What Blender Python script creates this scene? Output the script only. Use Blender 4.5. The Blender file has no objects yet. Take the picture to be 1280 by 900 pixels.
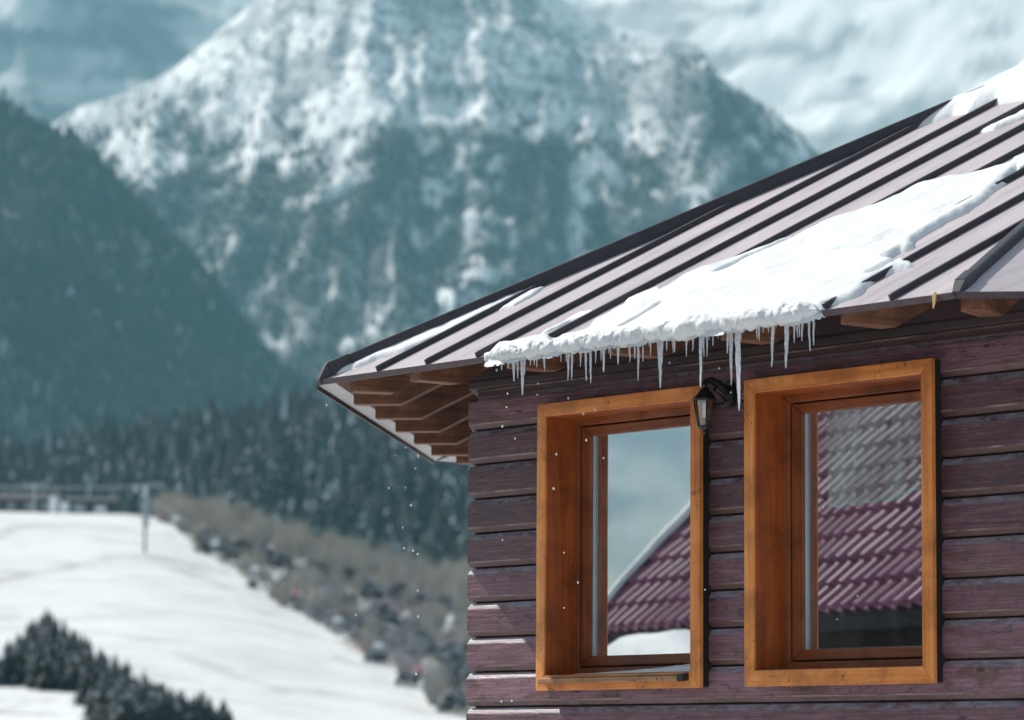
import bpy, math, random
import numpy as np
from math import sin, cos, tan, pi, radians, sqrt, hypot
random.seed(7); RNG = np.random.default_rng(7)
scn = bpy.context.scene
COL = scn.collection

# ------------------------------------------------------------------ survey: camera and cabin lines
PITCH, ROLL, FPX = 0.113448285, 0.0063033, 4440.29
AZ, X0, Y0 = 0.897359, -0.178735, 15.199675
ZE, OV, LE, RP = 1.61839, 0.617887, 3.756768, 0.45751   # eave height, overhang, eave length, roof pitch
T22 = tan(pi/8); CA, SA = cos(AZ), sin(AZ); TR = tan(RP)
GROUND = -1.7
AE = LE/2/T22; AW = AE-OV; CU, CI = -OV*T22+LE/2, AW     # apothems of eave and wall; centre of the octagon in cabin coordinates

def proj(p):
    x, y, z = p; cp, sp = cos(PITCH), sin(PITCH)
    d = y*cp+z*sp; v = z*cp-y*sp; X = FPX*x/d; Y = -FPX*v/d; c, s = cos(ROLL), sin(ROLL)
    return 640+c*X+s*Y, 450-s*X+c*Y
def ray(px, py):
    a, b = px-640, py-450; c, s = cos(ROLL), sin(ROLL); X, Y = (c*a-s*b)/FPX, (s*a+c*b)/FPX
    cp, sp = cos(PITCH), sin(PITCH)
    return np.array([X, cp+Y*sp, sp-Y*cp])
def to_cabin(P):
    x, y, z = P[0]-X0, P[1]-Y0, P[2]; return np.array([x*CA-y*SA, x*SA+y*CA, z])
def to_world(P):
    u, i, z = P; return np.array([X0+u*CA+i*SA, Y0-u*SA+i*CA, z])
OC = to_cabin((0, 0, 0))
def lray(px, py):
    d = ray(px, py); return np.array([d[0]*CA-d[1]*SA, d[0]*SA+d[1]*CA, d[2]])
def on_plane(px, py, P0, N):
    d = lray(px, py); N = np.array(N, float); return OC+d*(np.dot(np.array(P0)-OC, N)/np.dot(d, N))
def on_wall(px, py, n=0): return on_plane(px, py, (0, -n, 0), (0, 1, 0))
def on_roof(px, py, lift=0): return on_plane(px, py, (0, -OV, ZE+lift), (0, -sin(RP), cos(RP)))

# ------------------------------------------------------------------ noise in numpy
def vnoise(x, y, seed=0):
    x = np.asarray(x, float); y = np.asarray(y, float)
    xi = np.floor(x).astype(np.int64); yi = np.floor(y).astype(np.int64); fx = x-xi; fy = y-yi
    fx = fx*fx*fx*(fx*(fx*6-15)+10); fy = fy*fy*fy*(fy*(fy*6-15)+10)
    def h(a, b):
        n = (a*374761393+b*668265263+seed*1442695041) & 0xffffffff
        n = ((n ^ (n >> 13))*1274126177) & 0xffffffff; n = n ^ (n >> 16)
        return (n & 0xffff)/65535.0
    return (h(xi, yi)*(1-fx)+h(xi+1, yi)*fx)*(1-fy)+(h(xi, yi+1)*(1-fx)+h(xi+1, yi+1)*fx)*fy
def fbm(x, y, oct=4, seed=0):
    s = 0; a = .5; t = 0
    for k in range(oct):
        s = s+a*vnoise(np.asarray(x)*2**k+17.3*k, np.asarray(y)*2**k-9.1*k, seed+k); t += a; a *= .5
    return s/t
def ridged(x, y, oct=5, seed=0):
    s = 0; a = .5; t = 0
    for k in range(oct):
        s = s+a*(1-np.abs(2*vnoise(np.asarray(x)*2**k+7.7*k, np.asarray(y)*2**k+3.3*k, seed+k)-1)); t += a; a *= .5
    return s/t
def sstep(a, b, x): t = np.clip((np.asarray(x, float)-a)/(b-a), 0, 1); return t*t*(3-2*t)

# ------------------------------------------------------------------ objects
def tag(o, label=None, cat=None, group=None, kind=None):
    if label: o['label'] = label
    if cat: o['category'] = cat
    if group: o['group'] = group
    if kind: o['kind'] = kind
    return o
def empty(name, loc=(0, 0, 0), rz=0):
    o = bpy.data.objects.new(name, None); COL.objects.link(o); o.location = loc; o.rotation_euler = (0, 0, rz); o.empty_display_size = .2; return o
def link(name, me, parent=None, loc=(0, 0, 0)):
    o = bpy.data.objects.new(name, me); COL.objects.link(o); o.location = loc
    if parent: o.parent = parent
    return o
class MB:
    def __init__(s): s.v = []; s.f = []; s.m = []; s.mi = 0
    def add(s, vs, fs):
        b = len(s.v); s.v += [tuple(map(float, p)) for p in vs]
        for f in fs: s.f.append(tuple(b+i for i in f)); s.m.append(s.mi)
        return s
    def box(s, a, b):
        (x0, y0, z0), (x1, y1, z1) = a, b
        return s.add([(x0,y0,z0),(x1,y0,z0),(x1,y1,z0),(x0,y1,z0),(x0,y0,z1),(x1,y0,z1),(x1,y1,z1),(x0,y1,z1)],
                     [(0,3,2,1),(4,5,6,7),(0,1,5,4),(1,2,6,5),(2,3,7,6),(3,0,4,7)])
    def prism(s, sec, A, B, ex, ey):           # section (list of 2D) swept from A to B, section axes ex, ey
        A, B, ex, ey = (np.array(k, float) for k in (A, B, ex, ey)); n = len(sec)
        vs = [A+ex*p[0]+ey*p[1] for p in sec]+[B+ex*p[0]+ey*p[1] for p in sec]
        return s.add(vs, [tuple(range(n))[::-1], tuple(range(n, 2*n))]+[(i, (i+1) % n, n+(i+1) % n, n+i) for i in range(n)])
    def tube(s, pts, rad, n=8, cap=True):
        pts = [np.array(p, float) for p in pts]; rs = rad if hasattr(rad, '__len__') else [rad]*len(pts)
        vs = []
        for k, p in enumerate(pts):
            t = pts[min(k+1, len(pts)-1)]-pts[max(k-1, 0)]; t = t/max(np.linalg.norm(t), 1e-9)
            a = np.array([0, 0, 1.]) if abs(t[2]) < .8 else np.array([1., 0, 0])
            e1 = np.cross(t, a); e1 /= np.linalg.norm(e1); e2 = np.cross(t, e1)
            for j in range(n): vs.append(p+(e1*cos(2*pi*j/n)+e2*sin(2*pi*j/n))*rs[k])
        fs = [(k*n+j, k*n+(j+1) % n, (k+1)*n+(j+1) % n, (k+1)*n+j) for k in range(len(pts)-1) for j in range(n)]
        if cap: fs += [tuple(range(n))[::-1], tuple(range((len(pts)-1)*n, len(pts)*n))]
        return s.add(vs, fs)
    def mesh(s, name, mats, smooth=False):
        me = bpy.data.meshes.new(name); me.from_pydata(s.v, [], s.f)
        for m in (mats if isinstance(mats, (list, tuple)) else [mats]): me.materials.append(m)
        me.polygons.foreach_set('material_index', s.m)
        if smooth: me.polygons.foreach_set('use_smooth', [True]*len(s.f))
        me.update(); return me
    def build(s, name, mats, parent=None, smooth=False, bevel=0, loc=(0, 0, 0)):
        o = link(name, s.mesh(name, mats, smooth), parent, loc)
        if bevel:
            b = o.modifiers.new('bevel', 'BEVEL'); b.width = bevel; b.segments = 2; b.limit_method = 'ANGLE'; b.harden_normals = False
        return o
def fastmesh(name, V, F, mats, mi=None, smooth=False):
    me = bpy.data.meshes.new(name); V = np.asarray(V, np.float32); F = np.asarray(F, np.int32); k = F.shape[1]
    me.vertices.add(len(V)); me.vertices.foreach_set('co', V.ravel())
    me.loops.add(F.size); me.loops.foreach_set('vertex_index', F.ravel())
    me.polygons.add(len(F)); me.polygons.foreach_set('loop_start', np.arange(0, F.size, k, dtype=np.int32))
    for m in mats: me.materials.append(m)
    if mi is not None: me.polygons.foreach_set('material_index', np.asarray(mi, np.int32))
    me.polygons.foreach_set('use_smooth', np.full(len(F), smooth))
    me.update(calc_edges=True); me.validate(); return me
def gridmesh(name, X, Y, Z, mats, attrs=None, smooth=True):
    ny, nx = X.shape; V = np.stack([X, Y, Z], -1).reshape(-1, 3); i = np.arange(ny*nx).reshape(ny, nx)
    F = np.stack([i[:-1, :-1], i[:-1, 1:], i[1:, 1:], i[1:, :-1]], -1).reshape(-1, 4)
    me = fastmesh(name, V, F, mats, smooth=smooth)
    for k, a in (attrs or {}).items():
        at = me.attributes.new(k, 'FLOAT', 'POINT'); at.data.foreach_set('value', np.asarray(a, np.float32).ravel())
    return me

# ------------------------------------------------------------------ materials
class NT:
    def __init__(s, name):
        s.m = bpy.data.materials.new(name); s.m.use_nodes = True; s.t = s.m.node_tree; s.n = s.t.nodes; s.n.clear()
        s.out = s.n.new('ShaderNodeOutputMaterial')
    def node(s, ty, **kw):
        n = s.n.new(ty)
        for k, v in kw.items(): setattr(n, k, v)
        return n
    def L(s, a, b): s.t.links.new(a, b)
    def setin(s, sock, v):
        if hasattr(v, 'is_output') or isinstance(v, bpy.types.NodeSocket): s.L(v, sock)
        else: sock.default_value = v
    def math(s, op, a, b=0., c=None, clamp=False):
        n = s.node('ShaderNodeMath', operation=op, use_clamp=clamp); s.setin(n.inputs[0], a); s.setin(n.inputs[1], b)
        if c is not None: s.setin(n.inputs[2], c)
        return n.outputs[0]
    def ramp(s, v, stops):
        n = s.node('ShaderNodeValToRGB'); s.setin(n.inputs[0], v); e = n.color_ramp.elements
        while len(e) < len(stops): e.new(.5)
        for k, (p, c) in enumerate(stops): e[k].position = p; e[k].color = (*c, 1) if hasattr(c, '__len__') else (c, c, c, 1)
        return n.outputs[0]
    def mix(s, f, a, b, blend='MIX'):
        n = s.node('ShaderNodeMix', data_type='RGBA', blend_type=blend); s.setin(n.inputs[0], f)
        for sock, v in ((n.inputs[6], a), (n.inputs[7], b)): s.setin(sock, (*v, 1) if isinstance(v, tuple) and len(v) == 3 else v)
        return n.outputs[2]
    def coords(s, scale=(1, 1, 1), rot=(0, 0, 0), loc=(0, 0, 0), kind='Object'):
        t = s.node('ShaderNodeTexCoord'); m = s.node('ShaderNodeMapping'); m.inputs['Scale'].default_value = scale
        m.inputs['Rotation'].default_value = rot; m.inputs['Location'].default_value = loc; s.L(t.outputs[kind], m.inputs[0]); return m.outputs[0]
    def noise(s, vec, scale, detail=4, rough=.55, dist=0):
        n = s.node('ShaderNodeTexNoise'); s.L(vec, n.inputs['Vector']); n.inputs['Scale'].default_value = scale
        n.inputs['Detail'].default_value = detail; n.inputs['Roughness'].default_value = rough; n.inputs['Distortion'].default_value = dist
        return n.outputs[0]
    def attr(s, name): n = s.node('ShaderNodeAttribute'); n.attribute_name = name; return n.outputs['Fac']
    def bump(s, h, strength, dist): n = s.node('ShaderNodeBump'); n.inputs['Strength'].default_value = strength; n.inputs['Distance'].default_value = dist; s.L(h, n.inputs['Height']); return n.outputs[0]
    def bsdf(s, color, rough=.6, normal=None, **kw):
        b = s.node('ShaderNodeBsdfPrincipled'); s.setin(b.inputs['Base Color'], (*color, 1) if isinstance(color, tuple) and len(color) == 3 else color)
        s.setin(b.inputs['Roughness'], rough)
        if normal is not None: s.L(normal, b.inputs['Normal'])
        for k, v in kw.items(): s.setin(b.inputs[k.replace('_', ' ')], v)
        s.L(b.outputs[0], s.out.inputs[0]); return b
GR = {'x': (.9, 14, 14), 'y': (14, .9, 14), 'z': (14, 14, .9)}
def wood(name, light, mid, dark, axis='x', rough=.5, knots=True, wear=.0, coat=0., bumpd=.0012, spec=.4):
    n = NT(name); v = n.coords(GR[axis]); big = n.coords(tuple(k*.28 for k in GR[axis]))
    g = n.noise(v, 2.2, 6, .6, .6); b = n.noise(big, 1.6, 3, .5)
    t = n.math('ADD', n.math('MULTIPLY', g, .62), n.math('MULTIPLY', b, .5))
    c = n.ramp(t, [(.36, dark), (.52, mid), (.72, light)])
    stn = n.noise(n.coords((1.6, 1.6, 1.6)), 3.0, 5, .65); c = n.mix(n.math('MULTIPLY', n.ramp(stn, [(.46, 0.), (.64, 1.)]), .5), c, tuple(q*.5 for q in dark))
    ln = n.noise(n.coords(tuple(k*(4 if k > 1 else .7) for k in GR[axis])), 2.6, 3, .5); c = n.mix(n.math('MULTIPLY', n.ramp(ln, [(.55, 0.), (.66, 1.)]), .38), c, dark)
    if knots:
        kv = n.coords(tuple(2.2 if k < 1 else 5.5 for k in GR[axis])); vo = n.node('ShaderNodeTexVoronoi'); n.L(kv, vo.inputs['Vector']); vo.inputs['Scale'].default_value = 1.9
        sel = n.math('GREATER_THAN', n.node_col(vo) if hasattr(n, 'node_col') else vo.outputs['Color'], .62)
        k = n.math('MULTIPLY', n.math('LESS_THAN', n.math('ADD', vo.outputs['Distance'], n.math('MULTIPLY', g, .05)), .12), sel)
        c = n.mix(n.math('MULTIPLY', k, .75), c, tuple(q*.3 for q in dark))
    if wear:
        w = n.noise(n.coords((1, 1, 1)), 60, 5, .7); w2 = n.noise(n.coords((1, 1, 1)), 7, 3, .5)
        wm = n.math('MULTIPLY', n.math('GREATER_THAN', n.math('ADD', n.math('MULTIPLY', w, .6), n.math('MULTIPLY', w2, .4)), .66-wear*.1), .8)
        c = n.mix(wm, c, tuple(q*.25 for q in dark))
    n.bsdf(c, rough, n.bump(g, .5, bumpd), Coat_Weight=coat, Specular_IOR_Level=spec)
    return n.m

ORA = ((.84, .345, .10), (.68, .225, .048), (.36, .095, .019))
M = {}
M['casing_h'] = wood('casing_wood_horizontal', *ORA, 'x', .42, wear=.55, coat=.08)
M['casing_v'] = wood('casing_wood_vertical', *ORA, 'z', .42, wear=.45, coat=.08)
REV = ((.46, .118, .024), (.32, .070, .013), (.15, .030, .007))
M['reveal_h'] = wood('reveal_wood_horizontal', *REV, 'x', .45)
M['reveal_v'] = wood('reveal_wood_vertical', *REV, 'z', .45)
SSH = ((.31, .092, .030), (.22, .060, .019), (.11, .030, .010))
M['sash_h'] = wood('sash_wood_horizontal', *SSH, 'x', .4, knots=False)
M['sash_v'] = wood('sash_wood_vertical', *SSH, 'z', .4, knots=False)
M['sill'] = wood('weathered_sill_wood', (.50, .27, .13), (.38, .19, .09), (.2, .09, .045), 'x', .7, wear=.7)
M['rafter'] = wood('rafter_wood', (.29, .125, .068), (.145, .06, .035), (.045, .02, .013), 'x', .65, bumpd=.003)
M['sheathing'] = wood('sheathing_wood', (.24, .12, .07), (.16, .075, .045), (.09, .04, .025), 'x', .75)
def log_wood():
    n = NT('purple_brown_log_siding'); P = .1475; Z00 = 1.4211+1.7
    tc = n.node('ShaderNodeTexCoord'); sp = n.node('ShaderNodeSeparateXYZ'); n.L(tc.outputs['Object'], sp.inputs[0])
    bi = n.math('FLOOR', n.math('DIVIDE', n.math('SUBTRACT', sp.outputs[2], 1.4211), P))
    wn = n.node('ShaderNodeTexWhiteNoise', noise_dimensions='1D'); n.L(bi, wn.inputs['W'])
    cv = n.node('ShaderNodeCombineXYZ'); n.L(n.math('ADD', n.math('MULTIPLY', sp.outputs[0], 1.), n.math('MULTIPLY', wn.outputs[0], 40.)), cv.inputs[0])
    n.L(sp.outputs[1], cv.inputs[1]); n.L(sp.outputs[2], cv.inputs[2])
    def mp(scale):
        m = n.node('ShaderNodeMapping'); m.inputs['Scale'].default_value = scale; n.L(cv.outputs[0], m.inputs[0]); return m.outputs[0]
    g = n.noise(mp((1.3, 1.3, 40)), 2.4, 7, .62, .5); patch = n.noise(mp((2.2, 2.2, 7)), 2.0, 5, .62, .4); fine = n.noise(mp((12, 12, 120)), 2, 4, .6)
    blot = n.noise(mp((5, 5, 14)), 2.6, 6, .7, .8)
    c = n.ramp(n.math('ADD', n.math('MULTIPLY', g, .55), n.math('MULTIPLY', wn.outputs[0], .28)), [(.28, (.062, .026, .034)), (.44, (.170, .076, .098)), (.61, (.285, .150, .185))])
    c = n.mix(n.math('MULTIPLY', n.ramp(patch, [(.50, 0.), (.62, 1.)]), .8), c, (.105, .048, .038))           # browner worn areas
    c = n.mix(n.math('MULTIPLY', n.ramp(blot, [(.54, 0.), (.62, 1.)]), .8), c, (.052, .040, .056))
    pale = n.noise(mp((3, 3, 60)), 3.1, 6, .7, .3); c = n.mix(n.math('MULTIPLY', n.ramp(pale, [(.58, 0.), (.68, 1.)]), .6), c, (.34, .225, .25))         # pale rubbed streaks         # dark weathered blotches
    kn = n.node('ShaderNodeTexVoronoi'); n.L(mp((3, 3, 9)), kn.inputs['Vector']); kn.inputs['Scale'].default_value = 1.5
    k = n.math('LESS_THAN', n.math('ADD', kn.outputs['Distance'], n.math('MULTIPLY', fine, .06)), .13)
    c = n.mix(n.math('MULTIPLY', k, .75), c, (.02, .014, .016))
    # mid-board butt joints
    jx = n.math('FRACT', n.math('ADD', n.math('DIVIDE', sp.outputs[0], 2.3), n.math('MULTIPLY', wn.outputs[0], 7.3)))
    c = n.mix(n.math('MULTIPLY', n.math('LESS_THAN', jx, .0012), .8), c, (.012, .009, .01))
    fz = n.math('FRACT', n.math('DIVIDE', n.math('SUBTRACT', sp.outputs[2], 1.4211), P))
    top = n.math('MULTIPLY', n.ramp(fz, [(.80, 0.), (.845, 1.)]), n.ramp(blot, [(.40, .08), (.60, .75)]))      # sky light on upward ledges put into the colour, broken by blotches
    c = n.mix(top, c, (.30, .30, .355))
    bot = n.math('MULTIPLY', n.ramp(fz, [(.21, 1.), (.23, 0.)]), n.ramp(patch, [(.3, .35), (.6, .9)])); c = n.mix(bot, c, (.082, .040, .032)); rim_light = n.math('MULTIPLY', n.ramp(fz, [(.15, 0.), (.165, 1.), (.195, 1.), (.21, 0.)]), n.ramp(patch, [(.42, 0.), (.6, .7)])); c = n.mix(rim_light, c, (.34, .22, .235))    # browner undersides; lit edge along each lip painted into the colour
    h = n.math('ADD', n.math('MULTIPLY', g, .7), n.math('MULTIPLY', blot, .6))
    n.bsdf(c, n.ramp(blot, [(.35, .34), (.7, .55)]), n.bump(h, .8, .006), Specular_IOR_Level=.45)
    return n.m
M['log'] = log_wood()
M['frieze'] = wood('dark_frieze_wood', (.062, .034, .036), (.045, .025, .027), (.028, .016, .017), 'x', .6, knots=False)
M['backer'] = wood('shade_toned_backing_wood', (.02, .013, .013), (.014, .009, .009), (.008, .006, .006), 'x', .8, knots=False)
def roof_metal():
    n = NT('grey_lavender_sheet_metal'); v = n.coords((1, 1, 1)); a = n.noise(v, 1.7, 5, .6); b = n.noise(v, 160, 3, .6)
    c = n.ramp(n.math('ADD', n.math('MULTIPLY', a, .75), n.math('MULTIPLY', b, .25)), [(.3, (.36, .305, .322)), (.5, (.42, .36, .378)), (.75, (.48, .42, .438))])
    st = n.noise(n.coords((9, .7, .7)), 2.2, 5, .6); c = n.mix(n.math('MULTIPLY', n.ramp(st, [(.52, 0.), (.70, 1.)]), .4), c, (.235, .20, .225))
    dn = n.noise(n.coords((2.2, 1.2, 1.2)), 1.5, 2, .5)
    n.bsdf(c, n.ramp(st, [(.35, .60), (.65, .38)]), n.bump(n.math('ADD', n.math('MULTIPLY', b, .5), n.math('MULTIPLY', dn, 9)), .3, .003), Specular_IOR_Level=.35); return n.m
M['metal'] = roof_metal()
def plain(name, c, r=.5, var=.25, sc=25, metal=0., **kw):
    n = NT(name); v = n.noise(n.coords(), sc, 4, .6); lo = tuple(q*(1-var) for q in c); hi = tuple(min(1, q*(1+var)) for q in c)
    n.bsdf(n.ramp(v, [(.3, lo), (.7, hi)]), r, n.bump(v, .15, .002), Metallic=metal, **kw); return n.m
M['trim'] = plain('dark_trim_with_seam_shade', (.028, .023, .03), .5)  # dark trim; battens and hip caps have their shadow put into this colour
M['drip'] = plain('brown_drip_edge', (.060, .036, .040), .5)
M['flash'] = plain('pale_metal_flashing', (.62, .64, .65), .5, .12)
M['black'] = plain('black_painted_iron', (.010, .010, .012), .38, .3)
M['plug'] = plain('black_plastic_cap', (.012, .011, .012), .5)
M['spacer'] = plain('grey_glazing_spacer', (.42, .50, .55), .35, .1, metal=.2)
M['bulb'] = plain('white_lamp_tube', (.78, .80, .76), .35, .05)
def snow_mat(name, c=(.69, .695, .70), bd=.012, scale=30, sss=0.):
    n = NT(name); v = n.coords(); a = n.noise(v, scale, 6, .65); b = n.noise(v, scale*.16, 3, .5)
    wet = n.noise(n.coords((1, 1, 1)), 5.5, 6, .68, .5); cc = n.mix(n.math('MULTIPLY', n.ramp(wet, [(.50, 0.), (.66, 1.)]), .5), n.ramp(b, [(.3, tuple(q*.93 for q in c)), (.7, c)]), tuple(q*k for q, k in zip(c, (.70, .73, .76))))
    dirt = n.noise(v, scale*3, 3, .6); cc = n.mix(n.math('MULTIPLY', n.math('GREATER_THAN', dirt, .735), .5), cc, (.2, .18, .16))
    n.bsdf(cc, .6, n.bump(n.math('ADD', a, n.math('MULTIPLY', b, 2)), .45, bd), Specular_IOR_Level=.3, Subsurface_Weight=sss, Subsurface_Radius=(.02, .025, .03), Subsurface_Scale=.5); return n.m
M['snow'] = snow_mat('roof_snow', bd=.010, scale=38)
def ice():
    n = NT('clear_icicle_ice'); v = n.coords(); a = n.noise(v, 55, 4, .6)
    g = n.node('ShaderNodeBsdfPrincipled'); g.inputs['Base Color'].default_value = (.95, .97, 1, 1); g.inputs['Transmission Weight'].default_value = 1; g.inputs['IOR'].default_value = 1.31
    g.inputs['Roughness'].default_value = .14; nb = n.bump(a, .6, .004); n.L(nb, g.inputs['Normal'])
    d = n.node('ShaderNodeBsdfPrincipled'); d.inputs['Base Color'].default_value = (.88, .90, .93, 1); d.inputs['Roughness'].default_value = .25; n.L(nb, d.inputs['Normal'])
    tr = n.node('ShaderNodeBsdfTranslucent'); tr.inputs[0].default_value = (.88, .9, .94, 1)
    m1 = n.node('ShaderNodeMixShader'); m1.inputs[0].default_value = .5; n.L(d.outputs[0], m1.inputs[1]); n.L(tr.outputs[0], m1.inputs[2])
    m2 = n.node('ShaderNodeMixShader'); n.setin(m2.inputs[0], n.ramp(a, [(.3, .50), (.7, .88)])); n.L(g.outputs[0], m2.inputs[1]); n.L(m1.outputs[0], m2.inputs[2])
    n.L(m2.outputs[0], n.out.inputs[0]); return n.m
M['ice'] = ice()
M['amber'] = plain('amber_tinted_ice', (.72, .50, .22), .3, .2, 40)
def glass():
    n = NT('reflecting_window_glass'); a = n.noise(n.coords(), 1.1, 2, .4); dirt = n.noise(n.coords((1, 1, .35)), 9, 5, .7)
    gl = n.node('ShaderNodeBsdfGlossy'); gl.inputs['Color'].default_value = (.92, .97, 1, 1); gl.inputs['Roughness'].default_value = .012
    n.L(n.bump(a, .04, .02), gl.inputs['Normal'])
    tp = n.node('ShaderNodeBsdfTransparent'); tp.inputs[0].default_value = (.72, .76, .76, 1)
    df = n.node('ShaderNodeBsdfDiffuse'); df.inputs[0].default_value = (.55, .57, .57, 1)
    m1 = n.node('ShaderNodeMixShader'); m1.inputs[0].default_value = .66; n.L(tp.outputs[0], m1.inputs[1]); n.L(gl.outputs[0], m1.inputs[2])
    m2 = n.node('ShaderNodeMixShader'); n.setin(m2.inputs[0], n.ramp(dirt, [(.45, .0), (.8, .09)])); n.L(m1.outputs[0], m2.inputs[1]); n.L(df.outputs[0], m2.inputs[2])
    n.L(m2.outputs[0], n.out.inputs[0]); return n.m
M['glass'] = glass()
def lamp_glass():
    n = NT('lantern_glass'); gl = n.node('ShaderNodeBsdfGlossy'); gl.inputs['Roughness'].default_value = .05; tp = n.node('ShaderNodeBsdfTransparent'); tp.inputs[0].default_value = (.85, .85, .86, 1)
    m = n.node('ShaderNodeMixShader'); m.inputs[0].default_value = .16; n.L(tp.outputs[0], m.inputs[1]); n.L(gl.outputs[0], m.inputs[2]); n.L(m.outputs[0], n.out.inputs[0]); return n.m
M['lamp_glass'] = lamp_glass()
def film():
    n = NT('thin_milky_film'); a = n.noise(n.coords((1, 1, .12)), 11, 6, .72)
    tp = n.node('ShaderNodeBsdfTransparent'); tp.inputs[0].default_value = (.9, .96, .94, 1); df = n.node('ShaderNodeBsdfPrincipled'); df.inputs['Base Color'].default_value = (.74, .90, .87, 1); df.inputs['Roughness'].default_value = .3
    m = n.node('ShaderNodeMixShader'); n.setin(m.inputs[0], n.ramp(a, [(.36, .02), (.70, .34)])); n.L(tp.outputs[0], m.inputs[1]); n.L(df.outputs[0], m.inputs[2]); n.L(m.outputs[0], n.out.inputs[0]); return n.m
M['film'] = film()
M['tile'] = plain('plum_clay_tile', (.235, .078, .13), .58, .3, 6, Specular_IOR_Level=.35)
M['darkwall'] = wood('dark_stained_planks', (.03, .022, .022), (.022, .016, .016), (.012, .01, .01), 'x', .7, knots=False)
M['needle'] = plain('dark_spruce_needles', (.036, .048, .046), .8, .4, .7)
M['needle_far'] = plain('dark_mountain_spruce', (.024, .036, .036), .85, .4, .03)
M['crown_snow'] = plain('snow_lying_on_branches', (.42, .46, .5), .8, .3, .8)
M['bark'] = plain('grey_brown_bark', (.10, .075, .06), .9, .3, 8)
M['twig_tan'] = plain('tan_bare_twigs', (0.496, 0.459, 0.403), .9, .3, 1.2)
M['twig_grey'] = plain('grey_bare_twigs', (0.425, 0.415, 0.429), .9, .35, 1.2)
M['twig_pink'] = plain('reddish_bare_twigs', (0.543, 0.434, 0.442), .9, .3, 1.2)
M['steel'] = plain('galvanised_steel', (.30, .34, .36), .5, .15, 5, metal=.3)
M['whitepaint'] = plain('white_painted_panel', (.78, .79, .8), .5, .05, 3)
M['shed'] = plain('dark_shed_boards', (.06, .065, .07), .8, .3, 2)
M['redcloth'] = plain('red_pink_jacket', (.58, .12, .15), .8, .15, 6)
M['darkcloth'] = plain('dark_trousers', (.03, .035, .05), .8, .2, 6)
M['skin'] = plain('skin', (.55, .33, .25), .6, .1, 6)

# ------------------------------------------------------------------ camera, sun, sky, air
cam = bpy.data.cameras.new('camera'); cam_o = bpy.data.objects.new('camera', cam); COL.objects.link(cam_o); scn.camera = cam_o
cam.sensor_width = 36; cam.lens = FPX/1280*36; cam.clip_start = .5; cam.clip_end = 20000
from mathutils import Matrix, Vector
cp, sp_ = cos(PITCH), sin(PITCH); cr, sr = cos(ROLL), sin(ROLL)
R0 = Matrix(((1, 0, 0), (0, -sp_, -cp), (0, cp, -sp_)))         # columns: right, up, backward
cam_o.matrix_world = (R0 @ Matrix(((cr, -sr, 0), (sr, cr, 0), (0, 0, 1)))).to_4x4()
cam.dof.use_dof = True; cam.dof.focus_distance = 13.9; cam.dof.aperture_fstop = 3.6
SUNV = np.array([-.624*1+-.782*.25, .782-.624*.25, 0]); SUNV /= np.linalg.norm(SUNV); EL = radians(45.5)
sun = bpy.data.lights.new('sun', 'SUN'); sun.energy = 4.3; sun.angle = radians(.5); sun.color = (1, .95, .88)
so = bpy.data.objects.new('sun', sun); COL.objects.link(so); sd = Vector((SUNV[0]*cos(EL), SUNV[1]*cos(EL), sin(EL))); so.rotation_euler = sd.to_track_quat('Z', 'Y').to_euler()
w = bpy.data.worlds.new('World'); scn.world = w; w.use_nodes = True; wt = w.node_tree; wt.nodes.clear()
sky = wt.nodes.new('ShaderNodeTexSky'); sky.sky_type = 'NISHITA'; sky.sun_disc = False; sky.sun_elevation = EL; sky.sun_rotation = math.atan2(SUNV[0], SUNV[1]) % (2*pi)
sky.air_density = 1.0; sky.dust_density = 1.0
bg = wt.nodes.new('ShaderNodeBackground'); wo = wt.nodes.new('ShaderNodeOutputWorld'); bg.inputs[1].default_value = .062
tcw = wt.nodes.new('ShaderNodeTexCoord'); mpw = wt.nodes.new('ShaderNodeMapping'); mpw.inputs['Scale'].default_value = (1, 1, 2.0); mpw.inputs['Location'].default_value = (3.13, 1.71, .43); nz = wt.nodes.new('ShaderNodeTexNoise'); nz.inputs['Scale'].default_value = 30.0; nz.inputs['Detail'].default_value = 7; nz.inputs['Roughness'].default_value = .5
rmp = wt.nodes.new('ShaderNodeValToRGB'); rmp.color_ramp.elements[0].position = .45; rmp.color_ramp.elements[1].position = .56; rmp.color_ramp.elements[0].color = (.03, .03, .03, 1); rmp.color_ramp.elements[1].color = (.85, .85, .85, 1)
mx = wt.nodes.new('ShaderNodeMix'); mx.data_type = 'RGBA'; mx.inputs[7].default_value = (10.5, 10.9, 11.6, 1)
nz2 = wt.nodes.new('ShaderNodeTexNoise'); nz2.inputs['Scale'].default_value = 21.; nz2.inputs['Detail'].default_value = 6; nz2.inputs['Roughness'].default_value = .5
rmp2 = wt.nodes.new('ShaderNodeValToRGB'); rmp2.color_ramp.elements[0].position = .44; rmp2.color_ramp.elements[1].position = .60; rmp2.color_ramp.elements[0].color = (0, 0, 0, 1); rmp2.color_ramp.elements[1].color = (.62, .62, .62, 1)
mx2 = wt.nodes.new('ShaderNodeMix'); mx2.data_type = 'RGBA'; mx2.inputs[7].default_value = (2.9, 3.8, 4.8, 1)
for a, b in ((tcw.outputs['Generated'], mpw.inputs[0]), (mpw.outputs[0], nz.inputs['Vector']), (nz.outputs[0], rmp.inputs[0]), (rmp.outputs[0], mx.inputs[0]), (sky.outputs[0], mx.inputs[6]), (mx.outputs[2], mx2.inputs[6]), (nz2.outputs[0], rmp2.inputs[0]), (mpw.outputs[0], nz2.inputs['Vector']), (rmp2.outputs[0], mx2.inputs[0]), (mx2.outputs[2], bg.inputs[0]), (bg.outputs[0], wo.inputs[0])): wt.links.new(a, b)
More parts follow.
